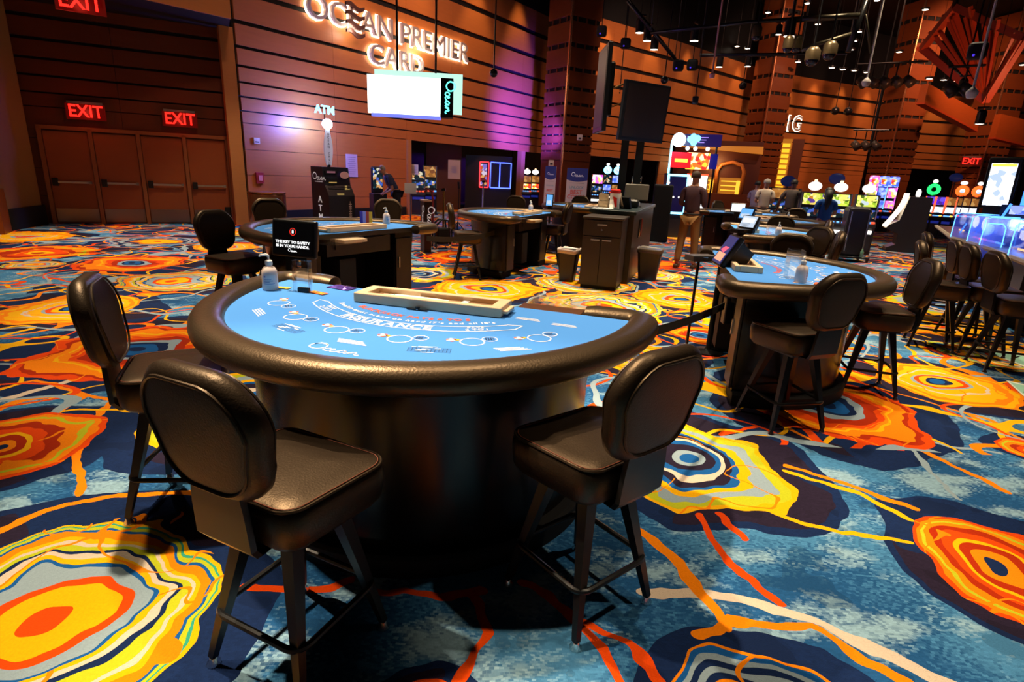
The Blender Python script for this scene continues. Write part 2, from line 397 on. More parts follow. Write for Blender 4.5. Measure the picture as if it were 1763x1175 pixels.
    def ribbon(polys, w):
        dmin = None
        for pl in polys:
            pts = [at(*q) for q in pl]
            for a, c in zip(pts[:-1], pts[1:]):
                ba = c - a; k = ba / ba.length_squared
                seqp = Pr
                if seq[0] is not None:      # chained so that the terms are worked out one after another
                    n = nd('ShaderNodeVectorMath', operation='MULTIPLY_ADD'); inp(n, 0, seq[0]); n.inputs[1].default_value = (1e-9,) * 3; inp(n, 2, Pr); seqp = n.outputs[0]
                pa = vec('SUBTRACT', seqp, (a.x, a.y, 0)); h = math_('ADD', vec('DOT_PRODUCT', pa, (k.x, k.y, 0)), 0.0, None, True)
                d = vec('LENGTH', vec('SUBTRACT', pa, vec('SCALE', (ba.x, ba.y, 0), scale=h)))
                dmin = d if dmin is None else math_('MINIMUM', dmin, d)
                seq[0] = dmin
        return math_('LESS_THAN', dmin, math_('MULTIPLY', wid, w))
    wid = math_('ADD', .45, math_('MULTIPLY', noise(P0, 3.5, 1), 1.1))
    Pr = vec('MULTIPLY', vec('ADD', P0, vec('SCALE', w2, scale=1.4)), (1, 1, 0))
    RB = [(CR, .030, [[(1110, 1020), (1230, 1025), (1300, 1040), (1400, 1070), (1530, 1130), (1660, 1190)], [(0, 690), (150, 648)], [(1480, 570), (1560, 590)]]),
          (YE, .018, [[(1300, 875), (1450, 918), (1568, 935)], [(1350, 812), (1480, 850), (1568, 895)], [(1080, 650), (1065, 690), (1060, 730)], [(1520, 560), (1600, 582)]]),
          (OR, .022, [[(1355, 803), (1450, 832), (1575, 875)], [(1565, 765), (1735, 848)], [(1100, 912), (1165, 965), (1255, 1080)], [(1205, 1095), (1262, 1070), (1400, 1083), (1560, 1175)],
                      [(0, 912), (110, 870), (200, 852), (330, 850)], [(190, 690), (130, 760), (140, 850)], [(0, 670), (60, 655), (190, 690)], [(1660, 710), (1763, 760)]]),
          (RO, .020, [[(1205, 890), (1250, 965), (1345, 1042)], [(1240, 885), (1278, 930)], [(905, 1000), (985, 1062), (1030, 1110), (1070, 1180)], [(985, 1062), (1080, 1110), (1140, 1175)],
                      [(650, 1018), (760, 1030), (830, 1018)], [(815, 1020), (840, 1085), (780, 1180)], [(420, 1010), (520, 1020), (600, 1005)], [(1240, 748), (1300, 735)]]),
          (GB, .016, [[(1540, 742), (1650, 862)], [(1545, 742), (1630, 768), (1725, 782)], [(1380, 560), (1470, 640)]])]
    for c_, w_, polys in RB: base = mix(ribbon(polys, w_), base, C(c_))
    # loose squiggles, only further away
    for k, (c_, s_) in enumerate(((OR, .9), (YE, 1.1), (RO, 1.0), (GB, .8))):
        nn = noise(vec('ADD', P0, (k * 13.7, k * 5.1, 0)), s_, 1)
        ln = math_('MULTIPLY', math_('LESS_THAN', math_('ABSOLUTE', math_('SUBTRACT', nn, .5)), .010), math_('MAXIMUM', math_('GREATER_THAN', Yc, 3.4), math_('LESS_THAN', X, -2.6)))
        base = mix(ln, base, C(c_))
    col2 = mix(thr, base, col)
    # tufts
    tn = noise(P0, 90, 2, .6); hv = nd('ShaderNodeHueSaturation'); L.new(col2, hv.inputs['Color'])
    L.new(math_('ADD', .84, math_('MULTIPLY', tn, .32)), hv.inputs['Value']); hv.inputs['Saturation'].default_value = 1.06
    L.new(hv.outputs[0], b.inputs['Base Color'])
    bp = nd('ShaderNodeBump'); bp.inputs['Strength'].default_value = .5; bp.inputs['Distance'].default_value = .006
    L.new(noise(P0, 220, 2), bp.inputs['Height']); L.new(bp.outputs[0], b.inputs['Normal'])
    return m
CARPET = carpet_material()
fl = MB(); fl.add([(-14, -3, 0), (36, -3, 0), (36, 60, 0), (-14, 60, 0)], [(0, 1, 2, 3)])
fl.build('floor', CARPET)
tag(bpy.data.objects['floor'], kind='structure')
# ------------------------------------------------------------------ room shell
LV = [2.51, 2.80, 3.14, 3.48, 3.86, 4.30, 4.86, 5.55, 6.40, 7.30, 8.30, 9.30, 10.4]
GAP = [.02, .035, .05, .055, .065, .08, .10, .13, .16, .18, .2, .2, .2]
WT = 8.15
def clad_wall(name, pts, z0=0.0, z1=WT, low=True, mats=(None, None), thick=.06):
    """boards with dark reveals; boards break at the points of the run"""
    mb = MB(); bands = []; prev = z0
    lows = [(.62, .012), (1.22, .012), (1.86, .012)] if low else []
    for lv, g in lows + list(zip(LV, GAP)):
        if lv <= z0 + .05 or lv - g / 2 >= z1: continue
        bands.append((prev, lv - g / 2)); prev = lv + g / 2
    bands.append((prev, z1))
    for a, b in zip(pts[:-1], pts[1:]):
        a = Vector((a[0], a[1])); b = Vector((b[0], b[1])); L_ = (b - a).length; an = math.atan2(b.y - a.y, b.x - a.x); mid = (a + b) / 2; n = Vector((-(b - a).y, (b - a).x)).normalized()
        k = max(1, round(L_ / 2.4))
        mb.mi = 1; q = mid + n * (thick + .04); mb.box((q.x, q.y, (z0 + z1) / 2), (L_ + .12, .08, z1 - z0), an)
        mb.mi = 0
        for (lo, hi) in bands:
            for i in range(k):
                c = a + (b - a) * ((i + .5) / k) + n * thick / 2
                mb.box((c.x, c.y, (lo + hi) / 2), (L_ / k - (.008 if k > 1 else 0), thick, hi - lo), an)
    o = mb.build(name, [mats[0] or WOODW, DARKGAP]); tag(o, kind='structure'); return o
A0, A1 = Vector((-11.25, 12.65)), Vector((-7.22, 14.90))
B0, B1, = Vector((-7.13, 15.5)), Vector((1.17, 28.0))
bd = (B1 - B0).normalized(); bn = Vector((-bd.y, bd.x))
def onB(s): return B0 + bd * s
sOpen = (Vector((-3.93, 20.32)) - B0).length
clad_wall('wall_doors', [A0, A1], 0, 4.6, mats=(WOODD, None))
clad_wall('wall_card_desk', [onB(-.12), onB(sOpen)])
clad_wall('wall_card_desk_upper', [onB(sOpen), B1], 2.50, WT, False)
CPT = [(2.2, 26.55), (7.19, 30.7), (13.0, 36.0), (17.3, 38.8), (24.25, 42.0), (27.5, 42.9), (33.5, 43.6), (36, 43.0)]
def shf(p, q, t): return (p[0] + (q[0] - p[0]) * t, p[1] + (q[1] - p[1]) * t)
c_a = CPT[0]; c_open = shf(CPT[1], CPT[2], .0)
clad_wall('wall_curved_near', [CPT[0], CPT[1]], 2.5, WT, False)
mid12 = shf(CPT[1], CPT[2], .10); mid13 = shf(CPT[1], CPT[2], .99)
clad_wall('wall_curved_near_end', [CPT[1], mid12], 0, WT, True)
clad_wall('wall_over_cage', [mid12, mid13], 3.5, WT, False)
clad_wall('wall_curved_middle', [mid13, CPT[3], CPT[4]])
e_open = shf(CPT[4], CPT[5], .10)
clad_wall('wall_curved_far', [e_open, CPT[5], CPT[6], CPT[7]], 3.2, WT, False)
# black bulkhead above the cladding and black ceiling
mb = MB()
for run in ([onB(-4), B1], CPT):
    for a, b in zip(run[:-1], run[1:]):
        mb.add([(a[0], a[1], WT), (b[0], b[1], WT), (b[0], b[1], 11.6), (a[0], a[1], 11.6)], [(0, 1, 2, 3)])
tag(mb.build('wall_bulkhead', MATT), kind='structure')
mb = MB(); mb.add([(-14, -3, 11.4), (36, -3, 11.4), (36, 60, 11.4), (-14, 60, 11.4)], [(0, 3, 2, 1)])
tag(mb.build('ceiling', MATT), kind='structure')
# rooms beyond the openings: dark walls and lintels
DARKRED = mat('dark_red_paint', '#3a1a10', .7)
def upright(name, a, b, z0, z1, m):
    mb = MB(); an = math.atan2(b[1] - a[1], b[0] - a[0]); L_ = math.hypot(b[0] - a[0], b[1] - a[1])
    mb.box(((a[0] + b[0]) / 2, (a[1] + b[1]) / 2, (z0 + z1) / 2), (L_, .1, z1 - z0), an); return tag(mb.build(name, m), kind='structure')
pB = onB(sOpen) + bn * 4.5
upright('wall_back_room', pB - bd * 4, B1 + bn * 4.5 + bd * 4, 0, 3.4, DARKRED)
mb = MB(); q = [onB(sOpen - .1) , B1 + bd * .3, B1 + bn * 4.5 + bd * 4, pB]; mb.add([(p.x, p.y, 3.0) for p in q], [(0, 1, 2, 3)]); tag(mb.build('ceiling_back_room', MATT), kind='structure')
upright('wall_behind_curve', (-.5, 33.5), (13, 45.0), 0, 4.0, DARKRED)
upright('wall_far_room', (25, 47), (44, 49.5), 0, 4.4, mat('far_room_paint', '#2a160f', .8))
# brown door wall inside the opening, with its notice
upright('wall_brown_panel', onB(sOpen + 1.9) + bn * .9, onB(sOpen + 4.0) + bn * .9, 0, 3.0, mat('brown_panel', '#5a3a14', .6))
# posts of the opening
LTRIM = wood('light_trim_wood', '#b87a48', .1, .45)
def post(name, p, w, d, z1, an, m=LTRIM, z0=0):
    mb = MB(); mb.box((p.x, p.y, (z0 + z1) / 2), (w, d, z1 - z0), an); return tag(mb.build(name, m), kind='structure')
anB = math.atan2(bd.y, bd.x); anA = math.atan2(A1.y - A0.y, A1.x - A0.x)
post('trim_1', onB(sOpen + .06) - bn * .02, .16, .14, 2.5, anB)
po = atp(896, 300, B0, bn); post('trim_2', Vector((po.x, po.y)) , .30, .22, 2.5, anB)
# alcove of the exit doors: post, header, soffit, left wall
pw = at(412, 383); cpost = Vector((pw.x, pw.y)) - Vector((.02, .0))
post('trim_3', Vector((at(417, 387).x, at(417, 387).y)), .30, .20, 4.56, anA + .15)
ZS = 4.56
h0 = at(396, 33, ZS); h1 = at(250, 0, ZS); hd0 = Vector((h0.x, h0.y)); hdir = (Vector((h1.x, h1.y)) - hd0).normalized(); hd1 = hd0 + hdir * 9
anH = math.atan2(hdir.y, hdir.x)
mb = MB(); c = (hd0 + hd1) / 2; mb.box((c.x, c.y, ZS + 1.7), (9, .12, 3.4), anH); tag(mb.build('wall_alcove_header', LTRIM), kind='structure')
mb = MB(); mb.add([(A1.x + .05, A1.y + .1, ZS), (A0.x - .6, A0.y + .2, ZS), (-14, 9, ZS), (hd1.x, hd1.y, ZS), (hd0.x, hd0.y, ZS)], [(0, 1, 2, 3, 4)]); tag(mb.build('ceiling_alcove', MATT), kind='structure')
BEIGE = mat('beige_wall_paint', '#8a6a34', .75, var=(2, .06))
lw0 = at(62, 389); lw1 = at(17, 397); dr = (lw1 - lw0).normalized(); lw0 = lw0 - dr * .35; lw1 = lw1 + dr * .05
upright('wall_left', (lw0.x - .05, lw0.y), (lw1.x - .05, lw1.y), 0, 4.55, BEIGE)
n_ = Vector((-dr.y, dr.x, 0)); n_ = n_ if n_.x > 0 else -n_
upright('baseboard_left', (lw0.x, lw0.y) + Vector((n_.x, n_.y)) * .0 if False else (lw0.x + n_.x * .03, lw0.y + n_.y * .03), (lw1.x + n_.x * .03, lw1.y + n_.y * .03), 0, .42, MATT)
av = (A1 - A0).normalized(); an_ = Vector((av.y, -av.x))
def baseb(name, a, b, n, h=.3): return upright(name, (a.x + n.x * .02, a.y + n.y * .02), (b.x + n.x * .02, b.y + n.y * .02), 0, h, MATT)
baseb('baseboard_card_desk', onB(.2), onB(sOpen - .1), -bn, .28)
baseb('baseboard_doors_left', A0 + av * .1, A0 + av * .62, an_, .42); baseb('baseboard_doors_right', A1 - av * .36, A1 - av * .06, an_, .42)
# exit doors
DOORM = wood('door_wood', '#8c4520', .1, .42, (1, 1, 4), 2)
FRAMEW = wood('door_frame_wood', '#8a4f2c', .1, .4)
dpx = [(97, 385), (180, 385), (258, 385), (333, 385), (403, 385)]
dp = [at(*p) for p in dpx]
for i in range(4):
    a, b = dp[i], dp[i + 1]; w = (b - a).length - .10; c = (a + b) / 2 + Vector((an_.x, an_.y, 0)) * .03
    r = empty('door_%d' % (i + 1), c, anA, kind='structure')
    mb = MB(); mb.box((0, .0, 1.02), (w, .05, 2.0)); mb.build('door_leaf', DOORM, r)
    mb = MB(); mb.box((0, -.032, .19), (w - .02, .012, .30)); mb.build('kick_plate', mat('worn_steel', (.22, .17, .14), .3, 1), r)
    mb = MB(); mb.box((.02, -.085, .93), (w * .80, .03, .045)); mb.box((w * .40, -.06, .93), (.05, .08, .06)); mb.build('panic_bar', STEEL, r)
    mb = MB(); mb.rbox((-w / 2 + .085, -.075, .93), (.11, .07, .17), .012); mb.build('latch_case', BLKMET, r)
    mb = MB()
    mb.box((-w / 2 - .05, -.02, 1.05), (.08, .12, 2.1)); mb.box((w / 2 + .05, -.02, 1.05), (.08, .12, 2.1)); mb.box((0, -.02, 2.09), (w + .18, .12, .08)); mb.build('door_frame', FRAMEW, r)
# far-left timber upright at the picture's edge
p = at(8, 397); mb = MB(); mb.box((p.x + .22, p.y - .42, .42), (.36, .5, .84), .5); o = mb.build('timber_cabinet', wood('cabinet_timber', '#6e3413', .1))
tag(o, 'low reddish timber cabinet at the far left edge against the beige wall', 'cabinet')

# ------------------------------------------------------------------ clad columns
def column(label, az, r, s, top=11.3, strip=(1, .62, .34), rot=.55, base=0):
    a = math.radians(az); p = Vector((math.sin(a) * r, math.cos(a) * r, 0))
    # edge towards the camera carries the metal strip
    root = empty('clad_column', p, -a + rot, label, 'column', 'clad columns')
    h = s / 2; c = Vector((h, h)); 
    clad = MB(); clad.mi = 1; clad.box((h, h, top / 2), (s - .12, s - .12, top)); clad.mi = 0
    prev = 2.15
    clad.box((h, h, 1.08), (s - .05, s - .05, 2.12))
    for lv, g in zip(LV, [.05, .06, .07, .09, .10, .13, .15, .18, .2, .22, .25, .25, .25]):
        g *= .8; clad.rbox((h, h, (prev + lv - g / 2) / 2), (s, s, lv - g / 2 - prev), .03); prev = lv + g / 2
    clad.box((h, h, (prev + top) / 2), (s, s, top - prev))
    # short spacers bridging the reveals
    for lv in LV:
        for k in (.2, .5, .8):
            clad.box((s * k, .02, lv), (.05, .04, .2)); clad.box((.02, s * k, lv), (.04, .05, .2))
    o = clad.build('cladding', [WOODC, DARKGAP], root)
    st = MB(); st.tube([(-.02, -.02, 0.02), (-.02, -.02, top)], .06, 8); st.build('corner_strip', mat('column_strip', '#c9835a', .25, .85), root)
    ped = MB(); ped.box((h, h, .14), (s + .02, s + .02, .28)); ped.build('plinth', MATT, root)
    return root
column('clad column with two welcome posters at its foot, beside the hanging televisions', 3.95, 23.9, 1.50, rot=PI / 4 - .13)
column('second clad column, behind the standing staff near the lit numerals', 21.75, 36.0, 1.50, rot=PI / 4 - .05)
column('third clad column, behind the tall blue and pink slot machines', 31.65, 39.4, 1.55, rot=PI / 4 - .08)
column('rightmost clad column, under the red lattice and the far exit sign', 37.65, 44.0, 1.62, rot=PI / 4 + .05)
# wall washers that scallop the top of the curved wall
for i, (a, b) in enumerate(zip(CPT[:-2], CPT[1:-1])):
    a = Vector(a); b = Vector(b); n = Vector(((b - a).y, -(b - a).x)).normalized(); k = max(1, int((b - a).length / 2.3))
    for j in range(k):
        q = a + (b - a) * ((j + .5) / k) + n * .75
        spot((q.x, q.y, 9.3), (q.x - n.x * .75, q.y - n.y * .75, 3.6), 520, 42, .7, AMB, .1, 'wall_washer_beam')
for s in (3.4, 6.2, 9.4, 12.2):
    q = onB(s) - bn * 1.0; spot((q.x, q.y, 9.6), (q.x + bn.x, q.y + bn.y, 4.6), 560, 46, .8, AMB, .1, 'wall_washer_beam')
# broad soft fill spots, added to brighten the walls
for p, t, e, c in (((2, 16, 10.8), (-3, 21, 3), 2200, (1, .55, .40)), ((6, 22, 10.8), (6, 30, 3), 2400, (1, .55, .38)), ((14, 24, 10.8), (18, 40, 3), 4400, (1, .50, .32)), ((22, 28, 10.8), (26, 43, 3), 4400, (1, .46, .26)), ((-3, 9, 9.6), (-6.2, 17, 2), 500, (1, .55, .35))):
    spot(p, t, e, 80, .9, c, .3, 'wall_fill_beam')
# violet wash lamp that hangs by the desk opening
q = onB(11.0) - bn * 3.0; spot((q.x, q.y, 2.75), (onB(12.4).x, onB(12.4).y, 3.7), 6500, 84, 1, (.085, .035, 1), .1, 'violet_wash_beam')
q = onB(3.2) - bn * .5; pass
# ------------------------------------------------------------------ casino stools
def make_chair():
    root = empty('casino_stool', cat='chair', label='black vinyl casino stool')
    # seat: forward is +y
    def outline(k=0):
        o = []
        for x, y in rrect(.45 - 2 * k, .43 - 2 * k, .085 - min(k, .02), 6, .50 - 2 * k): o.append((x, y))
        return o
    mb = MB(); mb.smooth = True
    prof = [(.562, .060), (.567, .030), (.595, .008), (.65, 0), (.69, .001), (.708, .010), (.716, .022)]
    rings = [[(x, y, z) for x, y in outline(k)] for z, k in prof]
    for k, z in ((.05, .722), (.10, .727), (.17, .729)):
        base = outline(.022); rings.append([(x * (1 - k / .22), y * (1 - k / .22), z - .012 * (1 if (y > .1 and k < .06) else 0)) for x, y in base])
    mb.loft(rings, True, True); seat = mb.build('seat', VINYL, root, True)
    mb = MB(); mb.smooth = True
    for kk, zz in ((.019, .7165), (.012, .7125)): mb.tube([(x, y, zz) for x, y in outline(kk)], .0013, 5, True)
    mb.build('seam', THREAD, seat, True)
    mb = MB(); mb.smooth = True; mb.tube([(x, y, .712) for x, y in outline(.009)], .005, 6, True); mb.build('piping', VINYL, seat, True)
    # backrest: padded shield, bowed and leaning back
    def back_ring(w, h, ins, yy, n=7):
        o = []
        for x, z in rrect(w * .90 - 2 * ins, h - 2 * ins, .13 - ins * .5, n, w * 1.0 - 2 * ins):
            zz = .932 + z; bow = -.22 * (1 - math.cos(x * 1.9)) * -1
            top = .03 * max(0, 1 - (x / .2) ** 2) * (z > 0) * (z / h * 2)
            o.append((x, -.235 + yy + bow * .9 - (zz - .75) * .16, zz + top))
        return o
    mb = MB(); mb.smooth = True; W_, H_ = .445, .37
    prof = [(-.040, .09), (-.042, .045), (-.040, .026), (-.034, .016), (-.020, .003), (0, 0), (.020, .003), (.028, .012), (.034, .03), (.038, .06), (.040, .11)]
    mb.loft([back_ring(W_, H_, ins, yy) for yy, ins in prof][::-1], True, True)
    mb.M = Matrix.Identity(4)
    br = mb.build('backrest', VINYL, root, True)
    mb = MB(); mb.smooth = True
    mb.tube(back_ring(W_, H_, .030, -.043), .0055, 6, True); mb.tube(back_ring(W_, H_, .022, .040), .005, 6, True); mb.build('piping', VINYL, br, True)
    # neck plate joining seat and back
    mb = MB(); mb.smooth = True
    def neck(y, z, w, t): return [(sx * w / 2, y + sy * t / 2, z) for sx, sy in ((-1, -1), (1, -1), (1, 1), (-1, 1))]
    mb.smooth = False
    mb.loft([neck(-.13, .545, .17, .02), neck(-.215, .552, .20, .02), neck(-.243, .59, .225, .02), neck(-.250, .70, .215, .02), neck(-.255, .80, .19, .02), neck(-.262, .88, .17, .02)], True, True)
    mb.build('neck_plate', BLKMET, root)
    mb = MB(); mb.lathe([(.05, 0), (.06, .01), (.06, .02)], (0, 0, .525), 16); mb.box((0, 0, .552), (.30, .28, .02)); mb.box((0, 0, .540), (.20, .20, .02)); mb.build('swivel_plate', BLKMET, root)
    fs = empty('leg_frame'); fs.parent = root
    H2 = .2
    for sx in (-1, 1):
        for sy in (-1, 1):
            mb = MB(); top = Vector((sx * .095, sy * .095, .545)); bot = Vector((sx * H2, sy * H2, .03))
            mb.tube([top, bot], [.036, .0165], 4, sq=True); lg = mb.build('leg', BLKMET, root)
            mb = MB(); mb.smooth = True; mb.lathe([(.008, .034), (.014, .026), (.014, .02), (.0235, .006), (.0235, 0)], (bot.x, bot.y, 0), 12); mb.build('glide_foot', CHROME, lg, True)
    bpy.data.objects.remove(fs)
    mb = MB(); mb.smooth = True; r = .052; q = .188; pts = []
    for i, (sx, sy) in enumerate(((1, 1), (-1, 1), (-1, -1), (1, -1))):
        for k in range(6):
            a = i * PI / 2 + k * PI / 10; pts.append(((q - r) * sx + r * math.cos(a), (q - r) * sy + r * math.sin(a), .215))
    mb.tube(pts, .0115, 8, True); mb.build('foot_ring', BLKMET, root, True)
    return root
CHAIR0 = make_chair(); _first = [True]
def stool(x, y, hd, label, group=None, swivel=0.0, sc=1.0):
    """hd: heading (degrees from +x) the seat faces; swivel turns the legs under it"""
    o = CHAIR0 if _first[0] else copy_tree(CHAIR0)
    _first[0] = False
    place(o, (x, y, 0), math.radians(hd) - PI / 2, label, group); o.scale = (sc, sc, sc)
    if swivel:
        a = math.radians(swivel); kids = [c for c in bpy.data.objects if c.parent == o and c.name.split('.')[0] in ('leg', 'foot_ring')]
        for c in kids: c.rotation_euler = (0, 0, a)
    return o
# ------------------------------------------------------------------ blackjack tables
FELT = mat('blue_felt', '#4d8ede', .92, 0, .1, bump=(400, .1))
INKW = mat('white_print', '#eef4fa', .8); INKR = mat('red_print', '#e0604e', .8); INKY = mat('yellow_print', '#f0b632', .8); INKN = mat('navy_print', '#28406e', .8)
TZ, YB = .955, .25      # felt height, dealer's edge
RA, RB_ = 1.095, 1.232   # half axes of the padded rail's centre line
def arc_text(mb, s, r, a0, size, M=Matrix.Identity(4), z=0, gap=1.0, **k):
    """letters along a circle about the origin, read from the player's side; a0 = centre angle"""
    adv = []
    for ch in s:
        if ch == ' ': adv.append(size * .33); continue
        v, f = text_mesh(ch, size=size, **k); xs = [p[0] for p in v]; adv.append((max(xs) - min(xs)) + size * .10)
    tot = sum(adv) * gap; a = a0 - tot / r / 2
    for ch, w in zip(s, adv):
        aa = a + w * gap / r / 2
        if ch != ' ':
            # outward radial is the reader's down direction
            c, sn = math.cos(aa), math.sin(aa); T = Matrix.Translation((r * c, r * sn, z)) @ Matrix.Rotation(aa + PI / 2, 4, 'Z')
            text(mb, ch, M @ T, size=size, **k)
        a += w * gap / r
def ringband(mb, r0, r1, a0, a1, z, n=40):
    vs = []; 
    for i in range(n + 1):
        a = a0 + (a1 - a0) * i / n; vs += [(r0 * math.cos(a), r0 * math.sin(a), z), (r1 * math.cos(a), r1 * math.sin(a), z)]
    mb.add(vs, [(2 * i, 2 * i + 1, 2 * i + 3, 2 * i + 2) for i in range(n)])
def circ(mb, x, y, ro, ri, z, n=32, sy=1.0):
    vs = []
    for i in range(n):
        a = 2 * PI * i / n; vs += [(x + ro * math.cos(a), y + ro * sy * math.sin(a), z), (x + ri * math.cos(a), y + ri * sy * math.sin(a), z)]
    mb.add(vs, [(2 * i, 2 * ((i + 1) % n), 2 * ((i + 1) % n) + 1, 2 * i + 1) for i in range(n)])
def flat(mb, pts, z): mb.add([(x, y, z) for x, y in pts], [tuple(range(len(pts)))])
def rot2(x, y, a): return x * math.cos(a) - y * math.sin(a), x * math.sin(a) + y * math.cos(a)
def layout(parent):
    """printing on the felt: origin at the middle of the dealer's edge, players towards -y"""
    z = TZ + .0012; C0 = (.01, .38)
    W = MB(); W.M = Matrix.Translation((C0[0], C0[1], 0)); Rd = MB(); Rd.M = W.M.copy(); Y = MB(); Y.M = W.M.copy(); Nv = MB(); Nv.M = W.M.copy()
    A = lambda d: math.radians(-90 + d)
    r0_, r1_ = .700, .778; rm = (r0_ + r1_) / 2
    for r0 in (r0_, r1_): ringband(W, r0, r0 + .006, A(-44), A(44), z)
    for d in (-44, 44):
        a = A(d); e = A(d + (5 if d > 0 else -5)); p = [(r0_ * math.cos(a), r0_ * math.sin(a)), (rm * math.cos(e), rm * math.sin(e)), ((r1_ + .006) * math.cos(a), (r1_ + .006) * math.sin(a))]
        for u, v in zip(p[:-1], p[1:]):
            t = (Vector(v) - Vector(u)).normalized() * .003; flat(W, [(u[0] - t.y, u[1] + t.x), (u[0] + t.y, u[1] - t.x), (v[0] + t.y, v[1] - t.x), (v[0] - t.y, v[1] + t.x)], z)
    arc_text(W, 'INSURANCE', rm + .004, A(-3), .078, z=z, gap=1.0, off=.003)
    for d in (-34, 31): arc_text(W, 'PAYS', rm - .014, A(d), .028, z=z, off=.001); arc_text(W, '2 TO 1', rm + .018, A(d), .034, z=z, off=.001)
    arc_text(W, "Dealer must stand on hard 17's and all 18's", .650, A(0), .040, z=z, gap=1.18, off=.001)
    arc_text(Rd, 'BLACKJACK PAYS 6 TO 5', .585, A(0), .050, z=z, gap=.92, off=.002)
    for i in range(6):
        d = -46.5 + i * 18.6; a = A(d); bx, by = .94 * math.cos(a), .94 * math.sin(a)
        circ(W, bx, by, .054, .0485, z, 36)
        tx, ty = -math.sin(a), math.cos(a)
        sx, sy = bx + tx * .080 - math.cos(a) * .038, by + ty * .080 - math.sin(a) * .038; circ(W, sx, sy, .035, .031, z, 28)
        for row in (-1, 0, 1):
            ox, oy = sx - math.cos(a) * row * .012, sy - math.sin(a) * row * .012
            for k in range(4 if row else 3):
                u = (k - 1.5) * .011; flat(Nv, [(ox + tx * (u - .004) + math.cos(a) * .0032, oy + ty * (u - .004) + math.sin(a) * .0032), (ox + tx * (u - .004) - math.cos(a) * .0032, oy + ty * (u - .004) - math.sin(a) * .0032), (ox + tx * (u + .004) - math.cos(a) * .0032, oy + ty * (u + .004) - math.sin(a) * .0032), (ox + tx * (u + .004) + math.cos(a) * .0032, oy + ty * (u + .004) + math.sin(a) * .0032)], z + .0004)
        fx, fy = bx - tx * .085 - math.cos(a) * .03, by - ty * .085 - math.sin(a) * .03
        for k in range(6):
            q = k * PI / 3; circ(Rd if k % 2 else W, fx + .014 * math.cos(q), fy + .014 * math.sin(q), .010, .0005, z, 8)
        circ(Y, fx + tx * .024, fy + ty * .024, .012, .0005, z, 8); circ(W, fx, fy, .012, .0005, z + .0003, 8)
    for i, d in enumerate((-37.5, -18.8, 0, 18.0, 36)):
        a = A(d); c0 = (1.055 * math.cos(a), 1.055 * math.sin(a)); t = (-math.sin(a), math.cos(a)); nn = (math.cos(a), math.sin(a))
        def cell(mb_, u0, u1, v0, v1, zz): flat(mb_, [(c0[0] + t[0] * u + nn[0] * v, c0[1] + t[1] * u + nn[1] * v) for u, v in ((u0, v1), (u1, v1), (u1, v0), (u0, v0))][::-1], zz)
        if i in (1, 3):
            cell(W, -.05, .03, -.038, -.033, z); cell(W, -.075, .01, -.030, -.025, z)
            for row in range(6): cell(Nv, -.085, .085, -.020 + row * .010, -.0185 + row * .010, z)
            for k in range(12): cell(Nv, -.085 + k * .0154, -.0835 + k * .0154, -.02, .03, z)
            for row, (u0, u1) in enumerate(((.02, .045), (-.03, .0), (-.045, -.015), (-.055, -.03))): cell(W, u0, u1, -.017 + row * .010, -.009 + row * .010, z + .0003)
            cell(W, -.03, .02, .036, .041, z)
        else:
            for row in range(4): cell(W, -.07 + row * .006, .045 + row * .012, -.024 + row * .012, -.018 + row * .012, z)
    for (x, y) in ((.55, .01), (.74, -.02), ):
        for row in range(3): flat(W, [(x - .06 - C0[0], y + row * .014 - C0[1]), (x + .06 - row * .008, y + row * .014 - C0[1]), (x + .06 - row * .008, y + row * .014 + .006 - C0[1]), (x - .06, y + row * .014 + .006 - C0[1])], z)
    a = A(0); T = Matrix.Translation((1.178 * math.cos(a) , 1.178 * math.sin(a), z)) @ Matrix.Rotation(a + PI / 2, 4, 'Z') @ Matrix.Scale(.066, 4) @ Matrix.Translation((-1.8, -.3, 0))
    wordmark(W, T, .11, .0)
    for k, mb in enumerate((W, Rd, Y, Nv)): parent.mi = k + 1; parent.add(mb.v, mb.f)
